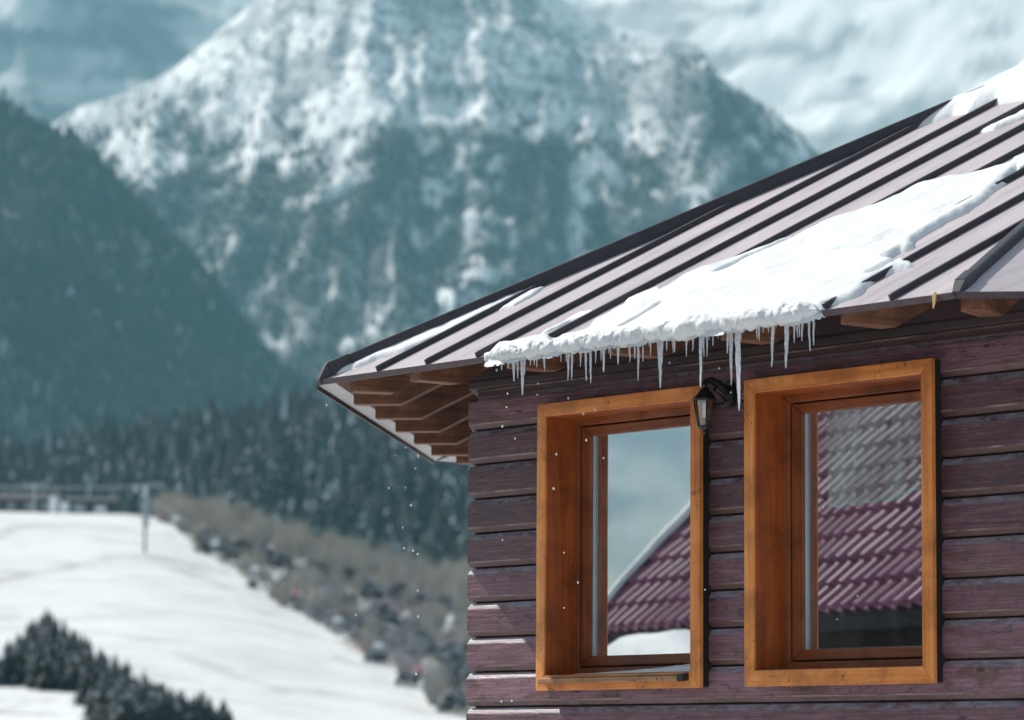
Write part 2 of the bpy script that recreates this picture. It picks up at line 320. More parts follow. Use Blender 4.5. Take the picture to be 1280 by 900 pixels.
scn.view_settings.view_transform = 'Standard'; scn.view_settings.look = 'None'; scn.view_settings.exposure = .72; scn.view_settings.gamma = 1; scn.view_settings.use_curve_mapping = False
try: scn.cycles.max_bounces = 8; scn.cycles.transparent_max_bounces = 12; scn.cycles.volume_bounces = 0
except Exception: pass
hz = NT('cold_blue_air'); pv = hz.node('ShaderNodeVolumePrincipled'); pv.inputs['Color'].default_value = (.32, .735, .88, 1); pv.inputs['Density'].default_value = 1.9e-4; pv.inputs['Anisotropy'].default_value = 0
try: pv.inputs['Density Attribute'].default_value = ''
except Exception: pass
hz.L(pv.outputs[0], hz.out.inputs['Volume'])
try: hz.m.cycles.homogeneous_volume = True
except Exception: pass
hb = MB().box((-3000, -1200, -12), (3000, 5200, 1450)).build('haze', hz.m)
tag(hb, 'pale blue cold air filling the whole valley', 'haze', kind='stuff')

# ------------------------------------------------------------------ ground
ZP = ([-5000, 60, 120, 150, 180, 200, 230, 250, 275, 300, 315, 340, 420, 500, 9000], [-1.7, -1.7, -.9, .6, 2.6, 4.4, 9.0, 12.6, 17, 21.0, 21.9, 20.5, 8, -1, -1])
BX = ([640, 690, 745, 790, 840, 890, 930], [192, 240, 330, 405, 490, 562, 620])
def ground_z(x, y):
    x = np.asarray(x, float); y = np.asarray(y, float); az = x/np.maximum(y, 1)
    m = 1-.30*sstep(-.115, .0, az); m = m*(1-sstep(-.28, -.5, az))
    z = np.interp(y, *ZP); z = -1.7+(z+1.7)*np.where(y > 60, m, 1)
    k = sstep(50, 160, y)*sstep(900, 400, y)
    return z+k*(.9*(fbm(x/38, y/38, 3, 5)-.5)+.35*(fbm(x/9, y/9, 3, 6)-.5))
def brush_mask(x, y):
    x = np.asarray(x, float); y = np.asarray(y, float); z = ground_z(x, y)
    px, py = proj((x, np.maximum(y, 5), z)); j = (fbm(x/4, y/6, 3, 9)-.5)*50
    m = sstep(-6, 16, px+j-np.interp(py, *BX))*sstep(150, 175, y)
    return np.maximum(m, sstep(872, 892, py+(fbm(x/1.5, y/2, 3, 19)-.5)*30)*sstep(130, 80, px)*sstep(960, 930, py)*.8)
TRK = [[(40, 728), (75, 722), (110, 711), (150, 703), (182, 699)], [(0, 679), (32, 668)], [(265, 838), (300, 852), (330, 859), (372, 868)], [(0, 737), (35, 725)], [(186, 700), (225, 716), (268, 730)]]
def earth_mask(x, y):
    z = ground_z(x, y); px, py = proj((x, np.maximum(y, 5), z)); m = np.zeros(np.shape(x)); wob = (fbm(x/3, y/5, 3, 23)-.5)*10
    for L in TRK:
        for (ax, ay), (bx, by) in zip(L[:-1], L[1:]):
            t = np.clip(((px-ax)*(bx-ax)+(py-ay)*(by-ay))/((bx-ax)**2+(by-ay)**2), 0, 1); m = np.maximum(m, np.exp(-(((px-ax-t*(bx-ax))/5)**2+((py+wob-ay-t*(by-ay))/3.2)**2)))
    return m*sstep(.3, .62, fbm(x/1.3, y/3, 4, 29))*sstep(120, 150, y)
xs = np.unique(np.concatenate([np.linspace(-2900, -200, 28), np.linspace(-200, -60, 40), np.arange(-60, 60, 1.0), np.linspace(60, 200, 40), np.linspace(200, 2900, 28)]))
ys = np.unique(np.concatenate([np.linspace(-1100, 0, 16), np.linspace(0, 60, 25), np.linspace(60, 170, 50), np.arange(170, 322, 1.0), np.linspace(322, 600, 40), np.linspace(600, 4400, 30)]))
GX, GY = np.meshgrid(xs, ys); GZ = ground_z(GX, GY)
def ground_mat():
    n = NT('snowy_meadow'); v = n.coords(); a = n.noise(v, .22, 5, .6); st = n.noise(n.coords((.16, .45, .45)), 1.0, 6, .62, .6); fine = n.noise(v, 2.2, 4, .6)
    snow = n.ramp(fine, [(.3, (.62, .62, .615)), (.7, (.70, .70, .695))])
    snow = n.mix(n.math('MULTIPLY', n.ramp(st, [(.47, 0.), (.66, 1.)]), .5), snow, (.30, .28, .25))     # grass and earth showing through
    br = n.ramp(fine, [(.3, (.20, .165, .125)), (.7, (.38, .32, .245))]); br = n.mix(n.ramp(a, [(.37, 0.), (.46, 1.)]), br, (.70, .71, .73))
    snow = n.mix(n.math('MULTIPLY', n.attr('earth'), .95), snow, (.34, .33, .31)); c = n.mix(n.attr('brush'), snow, br)
    n.bsdf(c, .85, n.bump(fine, .3, .06), Specular_IOR_Level=.2); return n.m
gm = gridmesh('ground', GX, GY, GZ, [ground_mat()], {'brush': brush_mask(GX, GY), 'earth': earth_mask(GX, GY)})
tag(link('ground', gm), 'snow covered meadow slope with dry grass along its right side', 'ground', kind='structure')

# ------------------------------------------------------------------ hills and mountains
def terrain_mat(name, rockc, floorc, snowc=(.84, .86, .89), s=1.0):
    n = NT(name); v = n.coords((1, 1, 1)); a = n.noise(v, .02*s, 7, .65, .3); b = n.noise(n.coords((1, 1, .35)), .05*s, 5, .6)
    c = n.mix(n.attr('rock'), snowc, n.mix(n.ramp(b, [(.35, 0.), (.65, 1.)]), rockc, tuple(q*1.8 for q in rockc)))
    sk = n.noise(n.coords((1, .6, .8)), .19, 7, .75); c = n.mix(n.math('MULTIPLY', n.math('MULTIPLY', n.ramp(sk, [(.515, 0.), (.555, 1.)]), .8), n.attr('speck')), c, rockc)
    c = n.mix(n.attr('forest'), c, floorc)
    n.bsdf(c, .9, n.bump(a, .5, 3), Specular_IOR_Level=.15); return n.m
def tree_mass(name, P, H, mats, tiers=2, sides=5, label='', cat='forest', snowp=.1, rr=.26):
    n = len(P); ang = np.arange(sides)*2*pi/sides; V = []; F = []; MI = []
    off = RNG.uniform(0, 6.28, n); base = 0
    for t in range(tiers):
        z0 = .06+.94*t/tiers*.85; z1 = 1.0 if t == tiers-1 else z0+.62; r = rr*(1-t/tiers*.62)
        ring = np.stack([np.cos(ang[None, :]+off[:, None]+t)*r*RNG.uniform(.6, 1.25, (n, sides)), np.sin(ang[None, :]+off[:, None]+t)*r*RNG.uniform(.6, 1.25, (n, sides)), z0+RNG.uniform(-.06, .05, (n, sides))], -1)
        apex = np.stack([np.zeros(n), np.zeros(n), np.full(n, z1)], -1)[:, None, :]
        vv = np.concatenate([ring, apex], 1)*H[:, None, None]+P[:, None, :]
        V.append(vv.reshape(-1, 3)); idx = base+np.arange(n)[:, None]*(sides+1)
        f = np.stack([np.stack([idx[:, 0]+j, idx[:, 0]+(j+1) % sides, idx[:, 0]+sides], -1) for j in range(sides)], 1).reshape(-1, 3); F.append(f)
        MI.append(RNG.uniform(0, 1, len(f)) < snowp); base += n*(sides+1)
    me = fastmesh(name, np.concatenate(V), np.concatenate(F), mats, np.concatenate(MI).astype(np.int32))
    return tag(link(name, me), label, cat, kind='stuff')
# forest hill behind the meadow
HR = ([-900, -600, -300, -118, -100, -81, -63, -45, 60, 300, 600, 900], [0, 30, 56, 62, 66, 70, 74, 77, 80, 66, 28, 0])
def hill_z(x, y):
    x = np.asarray(x, float); y = np.asarray(y, float); zr = np.interp(x, *HR)
    t = np.clip((y-440)/(820-440), 0, 1); b = np.clip((1080-y)/(1080-820), 0, 1)
    return -6+(zr+6)*np.where(y < 820, t**.95, b*b*(3-2*b))+4*(fbm(x/60, y/60, 4, 21)-.5)*np.minimum(t, b)
HX, HY = np.meshgrid(np.linspace(-850, 850, 171), np.linspace(440, 1080, 65))
tag(link('forest_hill', gridmesh('forest_hill', HX, HY, hill_z(HX, HY), [terrain_mat('forest_hill_floor', (.08, .08, .08), (.05, .05, .048))], {'rock': HX*0, 'forest': .8+.2*sstep(.40, .55, fbm(HX/30, HY/30, 3, 3))})), 'low hill under the dark spruces behind the meadow', 'hill', kind='structure')
# dark spur on the left
SR = ([-1500, -900, -500, -400, -300, -216, -196, -179, -149, -128, -105, -84, 0, 120, 300, 600], [0, 160, 300, 320, 310, 282, 268, 257, 226, 206, 177, 158, 105, 45, -10, -10])
KS = 1.24
def spur_z(x, y):
    x = np.asarray(x, float)/KS; y = np.asarray(y, float)/KS; zr = np.interp(x, *SR)+14*(fbm(x/26, y*0, 4, 35)-.5)
    t = np.clip((y-930)/(1500-930), 0, 1); b = np.clip((2000-y)/500, 0, 1)
    z = -8+(zr+8)*np.where(y < 1500, t**.9, b*b*(3-2*b))+34*(ridged(x/120, y/240, 5, 31)-.6)*np.minimum(t*1.5, 1)*np.minimum(b*2, 1)*sstep(0, .35, zr/300)*(1-.7*sstep(.85, 1, t)*(y < 1500))
    return z*KS
SX, SY = np.meshgrid(np.linspace(-1450*KS, 560*KS, 201), np.linspace(930*KS, 2000*KS, 108))
tag(link('wooded_spur', gridmesh('wooded_spur', SX, SY, spur_z(SX, SY), [terrain_mat('wooded_spur_floor', (.08, .08, .08), (.045, .05, .05))], {'rock': SX*0, 'forest': .80+.20*sstep(.36, .5, fbm(SX/30, SY/60, 4, 33))})), 'dark wooded mountain spur sloping down on the left', 'mountain', kind='structure')
# main mountain
MR = ([-1400, -340, -80, 0, 90, 150, 205, 245, 290, 340, 500, 640, 700, 760, 835, 868, 880, 900, 925, 962, 1000, 1040, 1200, 1500, 2200], [700, 330, 250, 195, 133, 112, 86, 48, 8, -40, -120, -70, -15, 22, 40, 44, 74, 100, 112, 142, 165, 190, 290, 480, 760])
YR = 2500.
KR = YR/FPX
def main_z(x, y):
    x = np.asarray(x, float); y = np.asarray(y, float)
    zr = KR*(956-np.interp(x/KR+640, *MR))
    t = np.clip((y-1750)/(YR-1750), 0, 1); b = np.clip((3200-y)/(3200-YR), 0, 1)
    face = -8+(zr+8)*np.where(y < YR, .17+.83*t**1.12, b*b*(3-2*b)); face = np.where(y < 1750.01, -8+(zr+8)*.17*np.clip((y-1500)/250, 0, 1), face)
    rid = 88*(ridged(x/150+.3*fbm(y/200, x/300, 2, 8), y/560, 5, 41)-.62)+34*(ridged(x/48, y/110, 5, 44)-.6)
    # buttress below the right-hand summit
    but = 60*np.exp(-((x-150)/75)**2)*sstep(.35, .8, t)*sstep(1.0, .9, t)
    return face+(rid+but)*np.minimum(t*2.5, 1)*(1-.93*sstep(.86, .99, t)*(y <= YR))*np.where(y > YR, .15*b, 1)*sstep(0, 200, zr)
MX, MY = np.meshgrid(np.concatenate([np.linspace(-1100, -460, 60)[:-1], np.linspace(-460, 340, 300), np.linspace(340, 860, 60)[1:]]), np.concatenate([np.linspace(1500, 1750, 14)[:-1], np.linspace(1750, 2500, 250), np.linspace(2500, 3200, 30)[1:]]))
MZ = main_z(MX, MY)
def main_cover(x, y, z):
    px, py = proj((x, y, z)); n1 = fbm(x/13, z/15, 4, 51); n2 = fbm(x/6.5, z/55, 4, 52); n3 = fbm(x/110, z/110, 3, 53)
    ridge_py = np.interp(px, *MR)
    d = sstep(95, 245, py+(n3-.5)*130+(n1-.5)*120)
    d = np.maximum(d, .75*np.exp(-(((px-905)/85)**2+((py-190)/95)**2)))
    d = np.maximum(d, .55*np.exp(-(((px-250)/90)**2+((py-185)/45)**2)))
    d = d*(1-.95*sstep(62, 18, py-ridge_py)*sstep(330, 250, px))                     # bare snow below the left ridge
    d = d*(1-.9*np.exp(-((px-448+(py-90)*.28)/16)**2)*sstep(265, 190, py))            # couloir
    d = d*(1-.75*np.exp(-((px-722+(n1-.5)*40)/14)**2)*sstep(190, 215, py)*sstep(345, 310, py))
    streak = sstep(.54, .64, n2)*sstep(180, 260, py)*(.16+.5*np.exp(-((px-560)/95)**2))
    spots = sstep(.63, .68, n1)*sstep(120, 200, py)*(.10+.8*np.exp(-((px-575)/75)**2))
    d = np.clip(d*(1-.75*streak)*(1-spots), 0, 1)
    return np.clip(d*(.85+.5*(n1-.5)*3), 0, 1)
COV = main_cover(MX, MY, MZ)
rock = sstep(.62, .72, ridged(MX/45, MZ/38, 5, 61))*.5*sstep(330, 420, MZ+80*fbm(MX/50, MY/50, 3, 3))
pxm, pym = proj((MX, MY, MZ)); rock = np.maximum(rock, .95*np.exp(-((((pxm-885)/85)**2+((pym-125)/75)**2))**2)*sstep(.36, .50, fbm(MX/22, MZ/26, 4, 62)))
tag(link('snowy_mountain', gridmesh('snowy_mountain', MX, MY, MZ, [terrain_mat('snowy_mountain_ground', (.065, .085, .10), (.055, .064, .070), (.90, .90, .90))], {'rock': rock, 'forest': sstep(.2, .75, COV)*.95, 'speck': sstep(250, 60, pym)*sstep(18, 60, pym-np.interp(pxm, *MR))})), 'snowy mountain with forest on its lower face filling the middle', 'mountain', kind='structure')
# far range
def far_z(x, y):
    x = np.asarray(x, float); y = np.asarray(y, float)
    z = .76*(y-2650)+.62*np.maximum(x-40, 0)+.45*np.maximum(-140-x, 0)
    z = z+70*(ridged(x/260+y/900, y/420, 3, 72)-.6)+60*(fbm(x/110, y/110, 5, 74)-.5)
    z = np.where(z > 1000, 1000+240*np.tanh((z-1000)/300), z)
    return -8+np.maximum(z, 0)*sstep(-1900, -900, x)*sstep(2300, 1500, x)*sstep(5000, 4300, y)
FX, FY = np.meshgrid(np.concatenate([np.linspace(-2100, -600, 60)[:-1], np.linspace(-600, 900, 260), np.linspace(900, 2100, 40)[1:]]), np.linspace(2650, 5000, 240)); FZ = far_z(FX, FY); pxf, pyf = proj((FX, FY, FZ))
far_rock_shade = sstep(.46, .62, fbm(FX/75, FZ/30, 6, 73)+.10*(fbm(FX/14, FZ/10, 3, 76)-.5))*(.62+.3*sstep(330, 150, pxf)); far_rock_shade = np.maximum(far_rock_shade, .62*sstep(300, 180, pxf)*sstep(.36, .55, fbm(FX/170, FZ/60, 4, 75)))  # rock patches; denser at left, putting shaded slopes into the colour
tag(link('far_mountain', gridmesh('far_mountain', FX, FY, FZ, [terrain_mat('far_mountain_ground', (.12, .14, .16), (.1, .1, .1), (.88, .88, .88), .6)], {'rock': far_rock_shade, 'forest': FX*0})), 'pale snowy mountain range farthest behind everything', 'mountain', kind='structure')
# forests on the spur and on the mountain
n = 26000; tx = RNG.uniform(-500, 160, n); ty = RNG.uniform(960*KS, 1530*KS, n); ok = RNG.uniform(0, 1, n) < .7+.3*sstep(.38, .5, fbm(tx/40, ty/70, 3, 33)); tx, ty = tx[ok], ty[ok]
tree_mass('spur_forest', np.stack([tx, ty, spur_z(tx, ty)-.5], -1), RNG.uniform(5, 11, len(tx))*(.7+.6*fbm(tx/60, ty/60, 3, 36)), [M['needle_far'], M['crown_snow']], label='dense dark forest covering the left mountain spur', snowp=.012)
n = 100000; tx = RNG.uniform(-480, 330, n); ty = RNG.uniform(1780, 2490, n); tz = main_z(tx, ty); c = main_cover(tx, ty, tz); ok = RNG.uniform(0, 1, n) < c*.5+.02*(tz > 200); tx, ty, tz = tx[ok], ty[ok], tz[ok]
tree_mass('mountain_forest', np.stack([tx, ty, tz-.5], -1), RNG.uniform(3.2, 6.5, len(tx)), [M['needle_far'], M['crown_snow']], label='hazy forest on the lower face of the snowy mountain', snowp=.15, sides=4)

# ------------------------------------------------------------------ conifers
def spruce_mesh(name, seed, tiers=9, per=9, width=.24, snowp=.15, trunk=True):
    r = random.Random(seed); mb = MB()
    for t in range(tiers):
        z = .08+.86*(t/tiers)**.95; R = width*(1-t/tiers)**.85+.012
        for j in range(per):
            a = 6.283*(j+r.random()*.8)/per+t; L = R*r.uniform(.65, 1.2); dz = -.05*r.uniform(.4, 1.6)-L*.18; wd = L*.34*r.uniform(.7, 1.3); zz = z+r.uniform(-.03, .03)
            ca, sa = cos(a), sin(a); mb.mi = 1 if r.random() < snowp else 0
            p = lambda rr, s, h: (ca*rr-sa*s, sa*rr+ca*s, max(h, .01))
            mb.add([p(.004, 0, zz+.07), p(L*.55, wd, zz+dz*.4), p(L, 0, zz+dz), p(L*.55, -wd, zz+dz*.4), p(.0, 0, zz-.03)], [(0, 3, 2), (0, 2, 1), (4, 1, 2), (4, 2, 3)])
    mb.mi = 0; mb.add([(.012, 0, .86), (-.008, .012, .86), (-.008, -.012, .86), (0, 0, 1)], [(0, 1, 3), (1, 2, 3), (2, 0, 3)])
    if trunk: mb.mi = 2; mb.tube([(0, 0, -.04), (0, 0, .5)], [.02, .008], 5)
    return mb.mesh(name, [M['needle'], M['crown_snow'], M['bark']])
hill_meshes = [spruce_mesh('hill_spruce', 100+k, 8, 8, .19, .09) for k in range(5)]
n = 5200; tx = RNG.uniform(-190, 90, n); ty = RNG.uniform(470, 840, n); tz = hill_z(tx, ty); th = RNG.uniform(8, 13.5, n)
px, py = proj((tx, ty, tz+th)); cz = np.array([max(ground_z(a/b*yy, yy)/yy for yy in (295., 305., 315.)) for a, b in zip(tx, ty)])
vis = (px > -10) & (px < 588) & ((tz+th)/ty > cz+.012)
order = np.argsort(np.where(vis, ty/th, 1e9)); chosen = order[:285]; rest = np.ones(n, bool); rest[chosen] = False
for k, i in enumerate(chosen):
    o = link('spruce_tree', hill_meshes[k % 5], None, (tx[i], ty[i], tz[i]-.3)); h = th[i]; o.scale = (h*random.uniform(.85, 1.2), h*random.uniform(.85, 1.2), h); o.rotation_euler[2] = random.uniform(0, 6.28)
    tag(o, 'dark blurred spruce standing among its like on the hill behind the meadow', 'tree', 'spruces standing at the front of the hill forest')
tree_mass('hill_forest', np.stack([tx, ty, tz-.4], -1)[rest], th[rest], [M['needle'], M['crown_snow']], 4, 6, 'dark spruce forest covering the hill behind the meadow', snowp=.07, rr=.2)
def hit_ground(px, py):
    d = ray(px, py); t = np.linspace(120, 330, 1500); P = d[None, :]*t[:, None]; gz = ground_z(P[:, 0], P[:, 1]); k = np.argmax(P[:, 2] < gz)
    return P[k]
# young spruces at the lower left, each crown over a trunk
near_meshes = [spruce_mesh('crown', 300+k, 10, 10, .30, .12, False) for k in range(5)]
tm = MB().tube([(0, 0, -.05), (0, 0, .4)], [.022, .01], 6).mesh('trunk', M['bark'])
TOPX = [0, 30, 62, 90, 120, 160, 200, 250, 300]; TOPY = [822, 795, 768, 786, 808, 836, 856, 880, 902]
cnt = 0
for k in range(340):
    bx = random.uniform(-14, 300); top = np.interp(bx, TOPX, TOPY); by = top+random.uniform(14, 110)
    if by > 960: continue
    if bx < 112 and by > 866+.08*bx: continue
    P = hit_ground(bx, min(by, 935)); h = max(.9, min(2.5, (by-top-random.uniform(-6, 14))*P[1]/FPX*random.uniform(.8, 1.15)))
    root = empty('young_spruce', (P[0], P[1], P[2]-.05)); root.scale = (h*random.uniform(.9, 1.25), h*random.uniform(.9, 1.25), h); root.rotation_euler[2] = random.uniform(0, 6.28)
    link('crown', near_meshes[k % 5], root); link('trunk', tm, root)
    tag(root, 'small dark young spruce in the thicket at the lower left', 'tree', 'young spruces in the lower left thicket'); cnt += 1

# ------------------------------------------------------------------ bare shrubs and dwarf pines along the slope
def shrub_mesh(name, seed, nb=46, spread=.42, up=1.0):
    r = random.Random(seed); mb = MB()
    for k in range(nb):
        mb.mi = 1 if r.random() < .17 else 0
        a = r.uniform(0, 6.283); s = spread*sqrt(r.random()); h = up*r.uniform(.55, 1.0)*(1-.45*(s/spread)**2); w = r.uniform(.006, .014)
        b = np.array([cos(a)*s*.25, sin(a)*s*.25, -.03]); m = np.array([cos(a)*s*.7, sin(a)*s*.7, h*.55]); e = np.array([cos(a)*s*1.05+r.uniform(-.06, .06), sin(a)*s*1.05+r.uniform(-.06, .06), h])
        d = np.array([-sin(a), cos(a), 0])*w; d2 = np.array([cos(a), sin(a), 0])*w
        mb.add([b-d, b+d, m+d*.8, m-d*.8, e], [(0, 1, 2, 3), (3, 2, 4)]); mb.add([b-d2, b+d2, m+d2*.8, m-d2*.8, e], [(0, 1, 2, 3), (3, 2, 4)])
        for q in range(5):
            t = r.uniform(.3, .95); p = b+(e-b)*t; p[2] = m[2]+(e[2]-m[2])*(t*2-1) if t > .5 else h*.55*t*2
            aa = r.uniform(0, 6.28); l = r.uniform(.08, .2); tip = p+np.array([cos(aa)*l*.7, sin(aa)*l*.7, l]); dd = np.array([-sin(aa), cos(aa), 0])*.008
            mb.add([p-dd, p+dd, tip], [(0, 1, 2)]); mb.add([p-np.array([0, 0, .008]), p+np.array([0, 0, .008]), tip], [(0, 1, 2)])
    return mb
def pine_mesh(name, seed):
    r = random.Random(seed); mb = MB()
    for k in range(340):
        a = r.uniform(0, 6.283); el = r.uniform(.05, 1.45); R = .5*r.uniform(.7, 1.1); c = np.array([cos(a)*cos(el)*R, sin(a)*cos(el)*R, .08+sin(el)*R*1.25]); s = r.uniform(.05, .11)
        mb.mi = 1 if (r.random() < .42 and el > .35) else 0
        for q in range(3):
            d = np.array([r.gauss(0, 1), r.gauss(0, 1), r.gauss(.5, 1)]); d /= np.linalg.norm(d); e = np.cross(d, [r.gauss(0, 1), r.gauss(0, 1), 1]); e /= np.linalg.norm(e)
            mb.add([c-e*s*.5, c+e*s*.5, c+d*s*1.4], [(0, 1, 2)])
    return mb.mesh(name, [M['needle'], M['crown_snow']])
SH = {c: [shrub_mesh('bare_shrub', 500+k+ord(c[0]), 46, .34 if c == 'twig_tan' else .45).mesh('bare_shrub', [M[c], M['crown_snow']]) for k in range(3)] for c in ('twig_tan', 'twig_grey', 'twig_pink')}
PN = [pine_mesh('dwarf_pine', 700+k) for k in range(4)]
LB = {'twig_tan': 'tan leafless sapling standing in the brush beside the snowy slope', 'twig_grey': 'grey leafless bush in the brush beside the snowy slope', 'twig_pink': 'reddish leafless bush in the brush beside the snowy slope'}
ns = npn = tries = 0
while (ns < 285 or npn < 120) and tries < 40000:
    tries += 1; y = random.uniform(196, 316); x = random.uniform(-34, 3)*y/300.; z = float(ground_z(x, y)); px, py = proj((x, y, z))
    if px > 600: continue
    edge = px-np.interp(py, *BX)
    if edge < -4: continue
    if y < 285 and npn < 120 and random.random() < .36 and edge < 240:
        if edge < 22 and random.random() < .6: continue
        h = random.uniform(.7, 1.8); o = link('dwarf_pine', random.choice(PN), None, (x, y, z-.05)); o.scale = (h*1.15, h*1.15, h); npn += 1
        tag(o, 'rounded dark dwarf pine with snow on it beside the snowy slope', 'bush', 'dwarf pines along the slope')
    elif ns < 285:
        low = py-np.interp(px, [200, 590], [672, 765])
        if low > 0 and random.random() < .6: continue
        if low < 0 and random.random() < .25: continue
        c = 'twig_tan' if (low < 0 and random.random() < .62) or random.random() < .3 else random.choice(['twig_grey', 'twig_grey', 'twig_pink'])
        h = random.uniform(2.0, 3.6) if c == 'twig_tan' else random.uniform(1.2, 2.4)
        o = link('bare_shrub', random.choice(SH[c]), None, (x, y, z-.05)); o.scale = (h, h, h); ns += 1
        tag(o, LB[c], 'bush', 'leafless bushes along the slope')
    o.rotation_euler[2] = random.uniform(0, 6.28)
# dry grass, lower left corner and along the crest
gv = []; gf = []
for k in range(9000):
    y = random.uniform(196, 318); x = random.uniform(-34, 3)*y/300.; z = float(ground_z(x, y)) if k % 1 == 0 else 0
    px, py = proj((x, y, z))
    if px-np.interp(py, *BX) < 5: continue
    a = random.uniform(0, 3.14); s = random.uniform(.05, .12); h = random.uniform(.35, 1.0); b = len(gv); lx = random.uniform(-.2, .2); ly = random.uniform(-.2, .2)
    gv += [(x-cos(a)*s, y-sin(a)*s, z-.05), (x+cos(a)*s, y+sin(a)*s, z-.05), (x+lx, y+ly, z+h)]; gf.append((b, b+1, b+2))
tag(link('dry_grass', fastmesh('dry_grass', gv, gf, [M['twig_tan']])), 'tan dry grass between the bushes beside the snowy slope', 'grass', kind='stuff')

# ------------------------------------------------------------------ ski lift on the crest
def at(px, py, Y): d = ray(px, py); return d*(Y/d[1])
Pb = hit_ground(184, 697); YP = Pb[1]
lift = empty('lift_tower', tuple(Pb)); tag(lift, 'grey steel ski lift tower standing alone on the snow', 'lift tower')
Ht = (697-612)*YP/FPX
MB().tube([(0, 0, -.3), (0, 0, Ht*.36), (.02, 0, Ht*.4), (.05, 0, Ht)], [.13, .13, .24, .22], 10).build('mast', M['steel'], lift, True)
MB().prism([(-.12, -.1), (.12, -.1), (.12, .1), (-.12, .1)], (-1.0, 0, Ht-.12), (1.35, 0, Ht+.1), (0, 1, 0), (0, 0, 1)).build('crossarm', M['steel'], lift)
for sx in (-.75, 1.25):
    b = MB(); 
    for q in (-.3, 0, .3): b.tube([(sx-.06, q, Ht-.32), (sx+.06, q, Ht-.32)], .14, 10)
    b.box((sx-.03, -.45, Ht-.3), (sx+.03, .45, Ht-.05)); b.build('sheave_assembly', M['whitepaint'] if sx < 0 else M['steel'], lift)
def cable(name, A, B, sag, r, label):
    pts = []
    for k in range(25): t = k/24; p = np.array(A)*(1-t)+np.array(B)*t; p[2] -= sag*4*t*(1-t); pts.append(p)
    return tag(MB().tube(pts, r, 5).build(name, M['steel'], None, True), label, 'cable'), pts
top = np.array(Pb)+[0, 0, Ht-.1]
cable('haul_cable', top+[-.75, 0, 0], at(-60, 612, YP+30), 0.25, .03, 'upper grey lift cable running left from the lift tower')
A0 = at(173, 619, YP); 
_, dp = cable('haul_cable', A0, at(560, 853, 203), 0, .012, 'grey lift cable descending right over the brush from the lift tower')
def chair_mesh_set(root):
    MB().tube([(0, 0, 0), (0, .05, -.35), (0, .05, -.62)], .025, 6).build('hanger', M['steel'], root)
    MB().box((-.3, .0, -.42), (.3, .07, -.16)).build('backrest', M['whitepaint'], root, bevel=.02)
    MB().box((-.3, -.36, -.66), (.3, .05, -.60)).build('seat', M['steel'], root, bevel=.02)
def person(root_loc, label):
    me = bpy.data.meshes.new('person')
    J = [((0, 0, 0), .13), ((0, -.02, .22), .15), ((0, -.01, .44), .155), ((0, -.02, .56), .06), ((0, -.05, .66), .095), ((0, -.05, .76), .09),
         ((.2, -.02, .46), .07), ((.25, -.12, .24), .055), ((.2, -.32, .16), .045), ((-.2, -.02, .46), .07), ((-.25, -.12, .24), .055), ((-.2, -.32, .16), .045),
         ((.1, -.1, -.02), .095), ((.12, -.42, .0), .075), ((.12, -.46, -.4), .055), ((.12, -.58, -.44), .05), ((-.1, -.1, -.02), .095), ((-.12, -.42, .0), .075), ((-.12, -.46, -.4), .055), ((-.12, -.58, -.44), .05)]
    E = [(0, 1), (1, 2), (2, 3), (3, 4), (4, 5), (2, 6), (6, 7), (7, 8), (2, 9), (9, 10), (10, 11), (0, 12), (12, 13), (13, 14), (14, 15), (0, 16), (16, 17), (17, 18), (18, 19)]
    me.from_pydata([j[0] for j in J], E, []); n = NT('skier_clothes_'+str(random.random())[2:5]); s = n.node('ShaderNodeSeparateXYZ'); t = n.node('ShaderNodeTexCoord'); n.L(t.outputs['Object'], s.inputs[0])
    c = n.mix(n.math('GREATER_THAN', s.outputs[2], .07), (.03, .035, .05), (.46, .20, .23)); c = n.mix(n.math('GREATER_THAN', s.outputs[2], .57), c, (.55, .33, .25)); n.bsdf(c, .8)
    me.materials.append(n.m); o = link('person', me, None, root_loc); sk = o.modifiers.new('skin', 'SKIN'); sl = me.skin_vertices[0].data
    for k, j in enumerate(J): sl[k].radius = (j[1], j[1])
    sl[0].use_root = True; o.modifiers.new('smooth', 'SUBSURF').levels = 1
    h = MB(); 
    h.tube([(0, -.04, .68), (0, -.04, .76), (0, -.04, .84), (0, -.04, .88)], [.115, .12, .09, .02], 10).build('helmet', M['darkcloth'], o, True)
    return tag(o, label, 'person')
CHL = ['first', 'second', 'third', 'fourth', 'fifth', 'sixth', 'seventh']
for k, (cx, cy) in enumerate([(222, 651), (271, 681), (322, 712), (374, 742), (425, 772), (477, 804), (529, 833)]):
    t = (cx-173)/(560-173); A = np.array(dp[0]); B = np.array(dp[-1])
    lo, hi = 0., 1.
    for _ in range(40):
        mid = (lo+hi)/2
        if proj(A*(1-mid)+B*mid)[0] < cx: lo = mid
        else: hi = mid
    P = A*(1-lo)+B*lo; r = empty('lift_chair', tuple(P)); r.rotation_euler[2] = radians(-20); chair_mesh_set(r)
    rider = k in (3, 6)
    tag(r, f'white lift chair {"with a rider in red, " if rider else ""}{CHL[k]} from the tower on the descending cable', 'lift chair', 'chairs on the descending lift cable')
    if rider: o = person((P[0]+.0, P[1]-.2, P[2]-.5), 'person in a red jacket riding the '+('fourth' if k == 3 else 'seventh')+' chair of the lift'); o.rotation_euler[2] = radians(-20)
